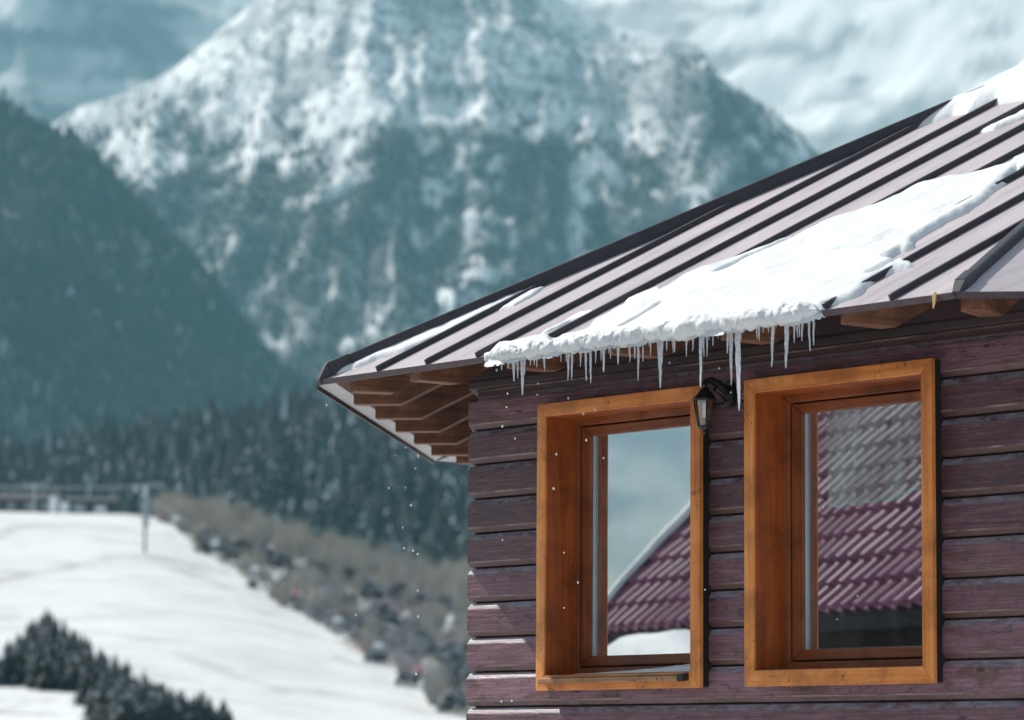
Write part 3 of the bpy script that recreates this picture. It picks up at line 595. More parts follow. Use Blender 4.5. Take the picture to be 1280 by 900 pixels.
# lift station on the crest
def crest(px, dy=0): Y = 309+dy; d = ray(px, 640); x = d[0]*Y/d[1]; return np.array([x, Y, float(ground_z(x, Y))])
c0 = crest(28, 3); st = empty('lift_shelter', tuple(c0)); tag(st, 'long dark low shelter on the crest of the snowy slope', 'shelter')
MB().box((-3.2, -1, -.5), (3.2, 1, 1.35)).build('wall', M['shed'], st)
MB().prism([(-1.3, 1.3), (1.3, 1.3), (0, 1.95)], (-3.4, 0, 0), (3.4, 0, 0), (0, 1, 0), (0, 0, 1)).build('roof', M['shed'], st)
for q in (-2.2, -.7, .9, 2.3): MB().box((q-.35, -1.03, .45), (q+.35, -1.003, .95)).build('window', M['steel'], st)
c1 = crest(76, 1); bo = empty('ticket_booth', tuple(c1)); tag(bo, 'small white booth at the end of the dark shelter on the crest', 'booth')
MB().box((-.75, -.6, -.5), (.1, .6, 1.55)).build('wall', M['whitepaint'], bo); MB().box((.1, -.5, -.5), (.9, .5, 1.0)).build('side_counter', M['whitepaint'], bo)
MB().box((-.9, -.75, 1.55), (.25, .75, 1.66)).build('roof', M['shed'], bo); MB().box((-.12, -.61, -.2), (.08, -.602, 1.4)).build('door', M['shed'], bo)
c2 = crest(112, 2); w2 = empty('wooden_hut', tuple(c2)); tag(w2, 'dark wooden hut with a pale sign right of the white booth', 'hut')
MB().box((-1.9, -.8, -.8), (2.6, .8, 1.1)).build('wall', M['shed'], w2); MB().prism([(-1.0, 1.1), (1.0, 1.1), (0, 1.5)], (-2.1, 0, 0), (2.8, 0, 0), (0, 1, 0), (0, 0, 1)).build('roof', M['shed'], w2)
MB().box((.75, -.86, .12), (1.7, -.81, .62)).build('sign_board', M['whitepaint'], w2); MB().box((-1.2, -.83, .2), (-.2, -.803, .7)).build('window', M['spacer'], w2)
c3 = crest(45, -6); t2 = empty('lift_tower', tuple(c3)); tag(t2, 'second grey lift tower, beside the dark shelter at the left', 'lift tower')
MB().tube([(0, 0, -.5), (0, 0, 2.4)], [.16, .12], 8).build('mast', M['steel'], t2, True); MB().prism([(-.08, -.08), (.08, -.08), (.08, .08), (-.08, .08)], (-.9, 0, 2.3), (.9, 0, 2.42), (0, 1, 0), (0, 0, 1)).build('crossarm', M['steel'], t2)

# ------------------------------------------------------------------ the cabin
cab = empty('octagonal_cabin', (X0, Y0, GROUND), -AZ); tag(cab, 'purple brown log cabin with a many sided grey metal roof', 'cabin')
OFF = (0, 0, -GROUND)
def ring(a):                                                     # octagon corners at apothem a; face k runs from corner k to k+1, face 0 is the front
    r = a/cos(pi/8); return [np.array([CU+r*sin(-pi/8+0*pi-pi/4*0+k*0)*0, 0]) for k in range(0)] or [np.array([CU+r*cos(-pi/2-pi/8+k*pi/4), CI+r*sin(-pi/2-pi/8+k*pi/4)]) for k in range(8)]
PB = .1475; Z0 = 1.4211
def board(z):                                                    # profile of one log board, bottom groove at z
    return [(-.032, z+.0005), (-.028, z+.0055), (-.006, z+.006), (-.004, z+.0105), (.0045, z+.024), (.0062, z+.0285), (.0068, z+.075), (.0062, z+.118), (.0045, z+.1235), (-.008, z+.1440), (-.032, z+.1455)]
W1 = (.531, 1.549, .304, 1.494); W2 = (1.809, 2.827, .304, 1.494); CW = .055
prof = []
k = -22
while True:
    z = Z0+(k-1)*PB
    if z > 1.45: break
    prof += board(z) if k != 1 else board(z)
    k += 1
prof = [(n, z) for n, z in prof if z > GROUND-.1 and z < 1.55]+[(-.032, 1.547), (-.032, 1.603)]
wall = MB()
def strip(pts_lr):                                               # list of (L, R) 3D pairs
    vs = [p for lr in pts_lr for p in lr]; wall.add(vs, [(2*i, 2*i+1, 2*i+3, 2*i+2) for i in range(len(pts_lr)-1)])
for f in range(1, 8):
    strip([((*ring(AW+n)[f], z), (*ring(AW+n)[(f+1) % 8], z)) for n, z in prof])
CLEAR = .03
segs = [(None, W1[0]+CLEAR, None), (W1[0]+CLEAR, W1[1]-CLEAR, W1), (W1[1]-CLEAR, W2[0]+CLEAR, None), (W2[0]+CLEAR, W2[1]-CLEAR, W2), (W2[1]-CLEAR, None, None)]
for a, b, win in segs:
    cur = []
    def at_n(n): 
        r = ring(AW+n); return (r[0][0] if a is None else a), (r[1][0] if b is None else b)
    pp = []
    for i, (n, z) in enumerate(prof):                             # add cut points where the window opening starts and ends
        if win and i:
            n_, z_ = prof[i-1]
            for zc in (win[2]+CLEAR, win[3]-CLEAR):
                if z_ < zc < z: pp.append((n_+(n-n_)*(zc-z_)/(z-z_), zc))
        pp.append((n, z))
    for i, (n, z) in enumerate(pp):
        l, r = at_n(n); inside = win and win[2]+CLEAR < z < win[3]-CLEAR
        if inside:
            if len(cur) > 1: strip(cur)
            cur = []
        else: cur.append(((l, -n, z), (r, -n, z)))
    if len(cur) > 1: strip(cur)
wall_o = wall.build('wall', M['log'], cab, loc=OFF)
# frieze under the rafters
fr = MB(); sec = [(-.04, 1.60), (.002, 1.600), (.006, 1.604), (.008, 1.628), (.004, 1.640), (.003, 1.70), (.003, 1.88), (-.04, 1.88)]
vs = [(*ring(AW+n)[k], z) for k in range(8) for n, z in sec]; m = len(sec)
fr.add(vs, [(k*m+i, ((k+1) % 8)*m+i, ((k+1) % 8)*m+(i+1) % m, k*m+(i+1) % m) for k in range(8) for i in range(m)])
fr.build('frieze_board', M['frieze'], cab, loc=OFF)

# roof
roof = MB(); E = ring(AE); zA = ZE+AE*TR; TH = .018
for k in range(8):
    a, b = E[k], E[(k+1) % 8]
    roof.add([(*a, ZE), (*b, ZE), (CU, CI, zA)], [(0, 1, 2)]); roof.add([(*a, ZE-TH), (*b, ZE-TH), (CU, CI, zA-TH)], [(0, 2, 1)]); roof.add([(*a, ZE-TH), (*b, ZE-TH), (*b, ZE), (*a, ZE)], [(0, 1, 2, 3)])
roof_o = roof.build('roof', M['metal'], cab, loc=OFF)
def face_frame(k):
    a, b = E[k], E[(k+1) % 8]; t = (b-a)/np.linalg.norm(b-a); inn = np.array([-t[1], t[0]]); 
    if np.dot(inn, np.array([CU, CI])-a) < 0: inn = -inn
    return a, t, inn
def fp(k, s, d, h=0):                                            # point on face k: s along the eave, d inward (plan), h above the roof sheet
    a, t, inn = face_frame(k); q = a+t*s+inn*d; return np.array([q[0]-inn[0]*h*sin(RP), q[1]-inn[1]*h*sin(RP), ZE+d*TR+h*cos(RP)])
# eave drip edge, and pale flashing under the edge
dr = MB(); fl = MB(); sh = MB()
for k in range(8):
    dr.add([fp(k, 0, -.004)+[0, 0, .004], fp(k, LE, -.004)+[0, 0, .004], fp(k, LE, -.004)-[0, 0, .020 if k != 7 else .040], fp(k, 0, -.004)-[0, 0, .020 if k != 7 else .040]], [(0, 1, 2, 3)])
    i = .05; z = np.array([0, 0, -TH-.004])
    fl.add([fp(k, 0, 0)+z, fp(k, LE, 0)+z, fp(k, LE-i*T22, i)+z, fp(k, i*T22, i)+z], [(0, 1, 2, 3)])
    j = .95; z2 = np.array([0, 0, -TH-.004])
    sh.add([fp(k, i*T22, i)+z2, fp(k, LE-i*T22, i)+z2, fp(k, LE-j*T22, j)+z2, fp(k, j*T22, j)+z2], [(0, 1, 2, 3)])
dro = dr.build('drip_edge', M['drip'], roof_o); so_ = dro.modifiers.new('solid', 'SOLIDIFY'); so_.thickness = .006; so_.offset = 0
fl.build('flashing', M['flash'], roof_o); sh.build('sheathing', M['sheathing'], roof_o)
# battens over the standing seams, one sub-part each
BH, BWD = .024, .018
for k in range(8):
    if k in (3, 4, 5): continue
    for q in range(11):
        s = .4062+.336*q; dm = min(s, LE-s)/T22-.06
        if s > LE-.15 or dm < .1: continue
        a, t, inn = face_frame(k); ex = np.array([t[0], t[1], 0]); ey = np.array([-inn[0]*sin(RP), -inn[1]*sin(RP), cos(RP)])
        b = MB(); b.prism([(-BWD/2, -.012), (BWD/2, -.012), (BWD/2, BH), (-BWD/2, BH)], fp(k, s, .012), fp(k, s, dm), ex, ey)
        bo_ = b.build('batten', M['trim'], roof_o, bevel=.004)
# hip caps
for k in range(8):
    A = np.array([*E[k], ZE]); T = np.array([CU, CI, zA]); d = (T-A)/np.linalg.norm(T-A); side = np.cross([0, 0, 1], d); side /= np.linalg.norm(side); up = np.cross(d, side)
    hw, hh = (.034, .054) if k == 0 else (.021, .030)
    b = MB(); b.prism([(-hw, -.03), (hw, -.03), (hw, hh-.006), (hw-.006, hh), (-hw+.006, hh), (-hw, hh-.006)], A+d*.16, T, side, up)
    b.prism([(-hw-.003, -.03), (hw+.003, -.03), (hw+.003, hh-.002), (hw-.004, hh+.004), (-hw+.004, hh+.004), (-hw-.003, hh-.002)], A+d*.055, A+d*.16, side, up)
    vs = [A+d*.055+side*x+up*y for x, y in ((-hw-.003, -.03), (hw+.003, -.03), (hw+.003, hh+.002), (-hw-.003, hh+.002))]+[A+d*(-.005)+side*x+up*y for x, y in ((-hw+.004, -.022), (hw-.004, -.022), (hw-.004, .004), (-hw+.004, .004))]
    b.add(vs, [(0, 1, 2, 3), (7, 6, 5, 4), (0, 4, 5, 1), (1, 5, 6, 2), (2, 6, 7, 3), (3, 7, 4, 0)])
    b.build('hip_cap', M['trim'], roof_o, bevel=.004)
# rafters: own axes (x up the slope in plan), one part each
def rafter(P, ang, slope, wd=.075, zb=-.046, flat=.20, depth=.135, length=1.05, start=.062):
    b = MB(); t0 = start; k = flat+start
    zt = lambda d: d*slope-TH-.010
    low = lambda d: max(zb, zt(d)-depth/cos(math.atan(slope)))
    kk = (zb+depth/cos(math.atan(slope))+TH+.010)/slope
    kk = max(kk, start+.05)
    pts = [(t0, zb), (kk, zb), (length, low(length)), (length, zt(length)), (t0, max(zt(t0), zb+.015))]
    b.prism(pts, (0, -wd/2, 0), (0, wd/2, 0), (1, 0, 0), (0, 0, 1))
    o = b.build('rafter', M['rafter'], cab, bevel=.004, loc=(P[0], P[1], P[2]-GROUND)); o.rotation_euler[2] = ang; return o
for k in (7, 0, 1):
    a, t, inn = face_frame(k); ang = math.atan2(inn[1], inn[0])
    for q in (-2, -1, 0, 1, 2):
        p = fp(k, LE/2+.64*q, 0); ln = min(1.05, (LE/2-abs(.64*q))/T22-.03); rafter(p, ang, TR, length=ln)
for k in (0, 1, 7):
    A = np.array([*E[k], ZE]); d = np.array([CU, CI])-E[k]; d /= np.linalg.norm(d); rafter(A, math.atan2(d[1], d[0]), TR*cos(pi/8), start=.15, depth=.15, wd=.09, length=1.2)

# windows
def window(W, name_snow):
    u0, u1, z0, z1 = W; w = empty('window', OFF); w.parent = cab
    cw = CW; cb = .062; N0, N1 = -.038, -.060                    # casing board: y = -n
    def mitre(name, a, b, c, d, mat):                            # outer a-b, inner c-d as (u,z)
        mb = MB(); q = [a, b, d, c]; vs = [(u, N0, z) for u, z in q]+[(u, N1, z) for u, z in q]
        mb.add(vs, [(0, 1, 2, 3), (7, 6, 5, 4)]+[(i, 4+i, 4+(i+1) % 4, (i+1) % 4) for i in range(4)]); return mb.build(name, mat, w, bevel=.0025)
    g = .0006; iu0, iu1, iz0, iz1 = u0+cw, u1-cw, z0+cb, z1-cw
    mitre('casing', (u0, z1), (u1, z1), (iu0, iz1), (iu1, iz1), M['casing_h']); mitre('casing', (u0, z0), (u1, z0), (iu0, iz0), (iu1, iz0), M['casing_h'])
    mitre('casing', (u0, z0+g), (u0, z1-g), (iu0, iz0+g), (iu0, iz1-g), M['casing_v']); mitre('casing', (u1, z0+g), (u1, z1-g), (iu1, iz0+g), (iu1, iz1-g), M['casing_v'])
    bk = MB(); e = .004                                          # packing behind the casing, near black: side shadow put into its colour
    for a, b in (((u0+e, z0+e), (iu0-.012, z1-e)), ((iu1+.012, z0+e), (u1-e, z1-e)), ((iu0-.012, iz1+.012), (iu1+.012, z1-e)), ((iu0-.012, z0+e), (iu1+.012, iz0-.012))): bk.box((a[0], N0+.0005, a[1]), (b[0], .03, b[1]))
    bk.build('backing_frame', M['backer'], w)
    ND = .098                                                    # reveal depth: lining boards from the casing back to the frame
    r = .012
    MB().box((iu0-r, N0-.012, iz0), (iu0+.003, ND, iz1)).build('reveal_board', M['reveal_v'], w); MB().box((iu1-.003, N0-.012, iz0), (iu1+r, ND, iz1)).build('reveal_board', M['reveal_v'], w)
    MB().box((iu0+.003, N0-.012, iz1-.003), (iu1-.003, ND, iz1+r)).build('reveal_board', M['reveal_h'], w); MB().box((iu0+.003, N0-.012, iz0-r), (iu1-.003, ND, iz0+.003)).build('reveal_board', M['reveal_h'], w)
    def ringpart(name, A, B, y0, y1, mh, mv, bev=.003):            # A outer rect, B inner rect
        for nm, q, mt in (('h', ((A[0], A[3]), (A[1], A[3]), (B[0], B[3]), (B[1], B[3])), mh), ('h', ((A[0], A[2]), (A[1], A[2]), (B[0], B[2]), (B[1], B[2])), mh), ('v', ((A[0], A[2]+g), (A[0], A[3]-g), (B[0], B[2]+g), (B[0], B[3]-g)), mv), ('v', ((A[1], A[2]+g), (A[1], A[3]-g), (B[1], B[2]+g), (B[1], B[3]-g)), mv)):
            a, b, c, d = q; mb = MB(); qq = [a, b, d, c]; vs = [(u, y1, z) for u, z in qq]+[(u, y0, z) for u, z in qq]
            mb.add(vs, [(0, 1, 2, 3), (7, 6, 5, 4)]+[(i, 4+i, 4+(i+1) % 4, (i+1) % 4) for i in range(4)]); mb.build(name, mt, w, bevel=bev)
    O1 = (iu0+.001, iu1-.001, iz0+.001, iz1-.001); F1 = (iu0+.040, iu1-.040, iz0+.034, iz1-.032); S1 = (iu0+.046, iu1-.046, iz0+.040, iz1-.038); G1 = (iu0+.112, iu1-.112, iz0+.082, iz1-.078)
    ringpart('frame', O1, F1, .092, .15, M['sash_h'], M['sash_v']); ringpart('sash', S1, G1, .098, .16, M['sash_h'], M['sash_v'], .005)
    bk2 = MB(); bk2.box((F1[0]-.01, .118, F1[2]-.01), (F1[1]+.01, .119, S1[2]+.002)); bk2.box((F1[0]-.01, .118, S1[3]-.002), (F1[1]+.01, .119, F1[3]+.01)); bk2.box((F1[0]-.01, .118, S1[2]), (S1[0]+.002, .119, S1[3])); bk2.box((S1[1]-.002, .118, S1[2]), (F1[1]+.01, .119, S1[3])); bk2.build('seal', M['backer'], w)
    gl = MB(); e = .004; gl.add([(G1[0]-e, .112, G1[2]-e), (G1[1]+e, .112, G1[2]-e), (G1[1]+e, .112, G1[3]+e), (G1[0]-e, .112, G1[3]+e)], [(0, 1, 2, 3)]); gl.build('glass_pane', M['glass'], w)
    sp = MB(); q = .005
    for a, b in (((G1[0]+.001, G1[2]), (G1[0]+q, G1[3])), ((G1[1]-q, G1[2]), (G1[1]-.001, G1[3])), ((G1[0]+q, G1[2]), (G1[1]-q, G1[2]+q)), ((G1[0]+q, G1[3]-q), (G1[1]-q, G1[3]-.001))): sp.box((a[0], .116, a[1]), (b[0], .148, b[1]))
    sp.box((G1[0]+.001, .106, G1[2]+.001), (G1[0]+.017, .1105, G1[3]-.001))
    sp.build('glazing_spacer', M['spacer'], w)
    return w, (iu0, iu1, iz0, iz1), G1
w1, I1, G1 = window(W1, True); w1['label'] = 'left window with a weathered sill strip and snow on its sill'
w2_, I2, G2 = window(W2, False); w2_['label'] = 'right window with a pale film over the upper part of its glass'
# weathered sill strip on the left window
sl = MB(); sl.prism([(-.058, .336), (-.092, .330), (-.092, .352), (-.03, .366), (-.03, .345)], (W1[0]+.052, 0, 0), (W1[1]-.098, 0, 0), (0, 1, 0), (0, 0, 1)); sl.build('sill_strip', M['sill'], w1, bevel=.003)
sl = MB(); sl.prism([(-.058, .334), (-.094, .328), (-.094, .356), (-.03, .370), (-.03, .345)], (W1[1]-.097, 0, 0), (W1[1]-.062, 0, 0), (0, 1, 0), (0, 0, 1)); sl.build('sill_end_cap', M['plug'], w1, bevel=.003)
# thin film hanging behind the right window's glass
fb = MB(); nn = 30; q0 = G2[0]+.27; q1 = G2[1]-.002
for i in range(nn+1):
    u0_ = G2[0]+.125; u = u0_+(G2[1]-.004-u0_)*i/nn; zb = G2[3]-.375+.02*i/nn+.006*sin(i*1.3)+(.022 if i > 21 else 0)
    uu = u+(.02*sin(i*.5) if i else .05); fb.v += [(u, .1075+.0015*sin(i*.9), G2[3]-.002), (u, .1078+.0015*sin(i*.9+1), zb)]
fb.f = [(2*i, 2*i+2, 2*i+3, 2*i+1) for i in range(nn)]; fb.m = [0]*nn
q0 = len(fb.v)                                                      # doubled hem of the film
for i in range(nn+1): x_, y_, z_ = fb.v[2*i+1]; fb.v += [(x_, y_-.002, z_+.014), (x_, y_-.0022, z_-.001)]
fb.f += [(q0+2*i, q0+2*i+2, q0+2*i+3, q0+2*i+1) for i in range(nn)]; fb.m = [0]*len(fb.f)
fb.build('hanging_film', M['film'], w2_)

# ------------------------------------------------------------------ snow lying on the cabin
def zroof(u, i):
    best = None
    for k in range(8):
        a, t, inn = face_frame(k); d = (u-a[0])*inn[0]+(i-a[1])*inn[1]; best = d if best is None else np.minimum(best, d)
    return ZE+best*TR
def sdist(poly, x, y):
    P = np.array(poly); Q = np.roll(P, -1, 0); d = np.full(x.shape, 1e9); ins = np.zeros(x.shape, bool)
    for (ax, ay), (bx, by) in zip(P, Q):
        ex, ey = bx-ax, by-ay; t = np.clip(((x-ax)*ex+(y-ay)*ey)/(ex*ex+ey*ey+1e-12), 0, 1); d = np.minimum(d, np.hypot(x-ax-t*ex, y-ay-t*ey))
        c = ((ay > y) != (by > y)); ins ^= c & (x < (bx-ax)*(y-ay)/np.where(by == ay, 1e-12, by-ay)+ax)
    return np.where(ins, d, -d)
def snow_patch(name, poly, T, wedge, cell, label, warp=.02, seed=0, slits=(), cat='snow', parent_loc=True, lipfn=None, hmul=None):
    P = np.array(poly); lo = P.min(0)-.05; hi = P.max(0)+.05; U, I = np.meshgrid(np.arange(lo[0], hi[0], cell), np.arange(lo[1], hi[1], cell))
    wu = U+warp*(fbm(U*8, I*8, 5, seed)-.5)*2.2; wi = I+warp*(fbm(U*8+40, I*8, 5, seed+1)-.5)*2.2
    sd = sdist(poly, wu, wi); tt = np.clip(sd/wedge, 0, 1); prof_ = np.clip(tt*(2-tt), 0, 1)**.8
    h = T*prof_*(.55+.9*fbm(U*4, I*4, 3, seed+2))+.004*(fbm(U*26, I*26, 3, seed+3)-.5)*tt
    if hmul is not None: h = h*hmul(U, I)
    for (a, b, ww) in slits:
        ex, ey = b[0]-a[0], b[1]-a[1]; t = np.clip(((U-a[0])*ex+(I-a[1])*ey)/(ex*ex+ey*ey), 0, 1); q = np.hypot(U-a[0]-t*ex, I-a[1]-t*ey); h = h*(.35+.65*sstep(ww*.5, ww*2.2, q))
    h = np.where(sd > 0, np.maximum(h, .0), np.maximum(sd*1.2, -.02)); Z = zroof(U, I)+h/cos(RP)
    keep = (sd > -.012); fk = keep[:-1, :-1] | keep[:-1, 1:] | keep[1:, 1:] | keep[1:, :-1]; ny, nx = U.shape; idx = np.arange(ny*nx).reshape(ny, nx)
    F = np.stack([idx[:-1, :-1], idx[:-1, 1:], idx[1:, 1:], idx[1:, :-1]], -1)[fk]; used = np.unique(F); mp = np.full(ny*nx, -1); mp[used] = np.arange(len(used))
    V = np.stack([U, I, Z], -1).reshape(-1, 3)[used]
    o = link(name, fastmesh(name, V, mp[F], [M['snow']], smooth=True), None, (X0, Y0, 0)); o.rotation_euler[2] = -AZ; return tag(o, label, cat)
def R2(pts): return [tuple(on_roof(*p)[:2]) for p in pts]
main_top = [(613, 443), (622, 434), (646, 432), (669, 428), (689, 424), (692, 427), (710, 423), (726, 419), (741, 407), (765, 396), (786, 384), (806, 375), (822, 368), (850, 352), (900, 332), (950, 312), (992, 296), (1010, 290), (1031, 279), (1056, 270), (1099, 255), (1142, 234), (1184, 223), (1225, 212), (1255, 202), (1277, 190), (1279, 200), (1255, 222), (1234, 238), (1209, 259), (1181, 273), (1156, 288), (1145, 296), (1142, 305), (1127, 309), (1105, 322), (1135, 322), (1142, 327), (1120, 334), (1099, 344), (1071, 366), (1042, 377), (1030, 383)]
mp_ = R2(main_top); uL = on_roof(613, 446)[0]; uR = on_roof(1028, 384)[0]
mp_ = [(u, max(i, -OV-.02)) for u, i in mp_]+[(uR, -OV-.022), (uL, -OV-.022)]
sl_ = [(tuple(on_roof(900, 344)[:2]), tuple(on_roof(1010, 290)[:2]), .018), (tuple(on_roof(780, 413)[:2]), tuple(on_roof(823, 387)[:2]), .014), (tuple(on_roof(1092, 340)[:2]), tuple(on_roof(1142, 312)[:2]), .02), (tuple(on_roof(690, 420)[:2]), tuple(on_roof(694, 432)[:2]), .012)]
ms = snow_patch('roof_snow', mp_, .033, .042, .0075, 'large white snow patch sliding over the front eave with icicles', .026, 3, sl_)
# lumpy frozen lip along the eave, same body of snow
lp = MB(); pts = []; rad = []
for k in range(260):
    t = k/259; u = uL+(uR-uL)*t; e = min(1, 10*t+.35, 16*(1-t)+.3)
    jit = float(fbm(u*7, 3.3, 4, 77))-.5; pts.append((u, -OV-.024+.02*jit, ZE+.000+.016*(float(fbm(u*11, 9.1, 3, 78))-.5))); rad.append((.0245+.020*(float(fbm(u*13, 1.7, 4, 79))-.35)*1.6+.006*t)*e)
lp.tube(pts, rad, 18); lv = np.array(lp.v); lv += .008*np.stack([vnoise(lv[:, 0]*60, lv[:, 2]*60+lv[:, 1]*40, s)-.5 for s in (1, 2, 3)], -1)*2; lp.v = [tuple(p) for p in lv]
lip = lp.build('frozen_lip', M['snow'], ms, True)
snow_patch('roof_snow', R2([(420, 471), (432, 459), (470, 442), (513, 422.5), (560, 402), (600, 386.5), (615, 380), (640, 368), (668, 356), (684, 350), (660, 366), (640, 377), (615, 391), (600, 397), (567, 414), (530, 432), (505, 442), (470, 453), (445, 463)]), .022, .03, .006, 'long thin snow strip lying along the left hip of the roof', .006, 11)
snow_patch('roof_snow', R2([(622, 389), (640, 377), (660, 367), (681, 358), (666, 370), (642, 383)]), .013, .02, .005, 'short narrow snow sliver under the end of the long hip strip', .006, 13)
snow_patch('roof_snow', R2([(675, 417), (703, 404), (725, 390), (744, 388), (742, 393), (713, 402), (697, 410), (683, 415)]), .011, .02, .005, 'thin crumbling snow streak above the left end of the large patch', .012, 15)
snow_patch('roof_snow', R2([(778, 377), (800, 366), (822, 358), (826, 363), (806, 372), (790, 379)]), .012, .02, .005, 'faint snow smear just above the large patch', .012, 16)
snow_patch('roof_snow', R2([(1218, 160), (1241, 150), (1262, 140), (1300, 118), (1300, 130), (1270, 143), (1240, 155)]), .016, .03, .006, 'narrow snow strip at the right edge below the upper drift', .008, 17)
snow_patch('roof_snow', R2([(1256, 205), (1262, 196), (1282, 187), (1290, 193), (1284, 202), (1270, 210)]), .02, .02, .006, 'small crumbled snow remnant above the large patch tip at the right edge', .014, 19)
# upper drift over the hip and the top of the roof
hipA = E[0]; ctr = np.array([CU, CI]); hd = (ctr-hipA)/np.linalg.norm(ctr-hipA)
tp = R2([(1094, 175), (1120, 163), (1145, 153), (1170, 144), (1186, 138), (1204, 136), (1222, 130), (1236, 125), (1257, 121), (1280, 117), (1330, 100), (1420, 70)])
def polar(r, ang): return (CU+r*cos(ang), CI+r*sin(ang))
h0 = np.array(on_roof(1100, 170)[:2]); side = np.array([-hd[1], hd[0]])
cap = tp+[polar(1.15, -.9), polar(1.2, 0), polar(1.2, 1.2), polar(1.3, 2.4), polar(1.9, 3.1), tuple(ctr-hd*2.3+side*.45), tuple(h0+hd*.15+side*.03)]
def drift(U, I):
    a = (U-h0[0])*hd[0]+(I-h0[1])*hd[1]; return .34+1.3*sstep(.0, 1.25, a)
snow_patch('roof_snow', cap, .088, .11, .012, 'deep smooth snow drift covering the top of the roof at upper right', .004, 23, hmul=drift)
# snow on the left window sill
ss = MB(); nn = 24; a0 = G1[0]+.05; a1 = I1[1]-.004
vs = []
for i in range(nn+1):
    t = i/nn; u = a0+(a1-a0)*t; h = .004+.034*t**1.3+.006*(float(fbm(u*20, 2, 3, 5))-.5)*(t > .1); zb = I1[2]+.0035
    vs += [(u, -.030, zb), (u, -.028+.004*sin(i*2.1), zb+h*.55), (u, .035, zb+h), (u, .090, zb+h*1.05), (u, .090, zb)]
ss.add(vs, [(5*i+j, 5*i+j+1, 5*i+6+j, 5*i+5+j) for i in range(nn) for j in range(4)]+[(0, 1, 2, 3, 4)[::-1], tuple(5*nn+j for j in range(5))])
o = ss.build('sill_snow', M['snow'], None, True, loc=(X0, Y0, 0)); o.rotation_euler[2] = -AZ; tag(o, 'little wedge of snow lying on the left window sill', 'snow')

# ------------------------------------------------------------------ icicles
IC = [(620.6, 452, 456, 2), (627, 451, 463, 2.5), (630, 450, 457, 2), (635, 450, 460, 2.5), (642, 448, 477, 4.2), (647, 448, 473, 3), (653, 447, 494, 5.5), (655.8, 448, 468, 3), (663, 446, 457, 2.2), (668, 445, 456, 2.2), (671, 444, 458.5, 2.4), (680, 443, 463.5, 3), (701, 441, 451.5, 2.2), (707.5, 440, 451.5, 2.2), (711, 438, 475, 3.4), (715.5, 437, 474, 3.2), (726, 436, 457.5, 2.6), (731.5, 435, 475, 3.2), (738, 434, 478, 3.5), (744.5, 432, 452.5, 2.4), (751, 431, 449, 2.2), (754, 431, 464, 4.2), (760, 430, 440.5, 2), (762.5, 429, 447, 2.4), (772.4, 427, 454, 4), (786.5, 425, 451, 2.8), (793, 423, 446.5, 2.8), (797.7, 421, 474, 3.4), (803.7, 421, 450, 2.6), (810.5, 420, 431, 2), (813, 420, 443, 2.4), (822.5, 418, 479.6, 4), (827, 417.5, 483, 4), (833, 415, 436, 2.6), (840.3, 415, 438.6, 2.4), (843, 414, 437.5, 2.6), (857.4, 410.5, 443, 2.8), (866, 409, 436, 2.8), (875.3, 407, 482, 4.8), (878.9, 408, 443, 2.6), (882.7, 408, 443, 2.8), (886, 407, 422, 2.4), (891, 406, 429, 2.6), (896, 406, 420, 2.2), (909.5, 405, 438.6, 3.6), (913, 404.6, 478.4, 5), (921.5, 403, 510, 7.2), (936.4, 399, 404, 2), (945, 399, 420, 2.6), (948.2, 399, 421.7, 2.6), (953.7, 398, 412, 2.2), (959.4, 397.6, 412, 2.2), (965.9, 396.4, 454.5, 4.4), (969.7, 396, 405, 2.2), (983, 395, 456, 6.2), (992, 394, 424, 3), (995.5, 393, 417.5, 2.6), (998.2, 393, 417, 2.4), (1002.3, 392, 421.7, 3), (1010, 390.5, 435, 3.4), (1016, 389.4, 427, 3)]
ONES = ['first', 'second', 'third', 'fourth', 'fifth', 'sixth', 'seventh', 'eighth', 'ninth', 'tenth', 'eleventh', 'twelfth', 'thirteenth', 'fourteenth', 'fifteenth', 'sixteenth', 'seventeenth', 'eighteenth', 'nineteenth']
TENS = {2: ('twenty', 'twentieth'), 3: ('thirty', 'thirtieth'), 4: ('forty', 'fortieth'), 5: ('fifty', 'fiftieth'), 6: ('sixty', 'sixtieth')}
def ordinal(n): return ONES[n-1] if n < 20 else (TENS[n//10][1] if n % 10 == 0 else TENS[n//10][0]+'-'+ONES[n % 10-1])
def icicle(px, y0, y1, wpx, label, group='icicles hanging from the snowy eave', n=None, mat='ice', bend=0, name='icicle'):
    nn = OV+.02+random.uniform(-.012, .014) if n is None else n; A = on_wall(px, y0-4, nn); B = on_wall(px, y1, nn); L = A[2]-B[2]; sc = L/max(y1-y0+4, 1); R = wpx*sc*.5*1.0
    b = MB(); K = max(8, int(L/.007)); ps = []; rs = []; tw = random.uniform(-.05, .05); s0 = random.randint(0, 999)
    for k in range(K+1):
        t = k/K; r = R*((1-t)**.62*1.0+.16)*(1+.28*(float(vnoise(t*L*70, 0.5, s0))-.5)); 
        if t > .97: r *= .75
        ps.append((tw*L*t+.0016*(float(vnoise(t*L*40, 4.5, s0))-.5)*2+bend*t*t, .0016*(float(vnoise(t*L*40, 8.5, s0))-.5)*2, -L*t)); rs.append(max(r, .0011))
    b.tube(ps, rs, 9); P = to_world(A); o = b.build(name, M[mat], None, True, loc=tuple(P)); o.rotation_euler[2] = -AZ
    return tag(o, label, 'icicle', group)
for k, (px, a, b, wd) in enumerate(IC):
    L = b-a; size = 'tiny' if L < 9 else 'short thin' if L < 20 else 'slender mid length' if L < 34 else 'long' if L < 58 else 'very long'
    if wd > 6: size = 'longest thick' if L > 90 else 'long thick'
    icicle(px, a, b, wd, f'{size} icicle, {ordinal(k+1)} from the left along the snowy eave')
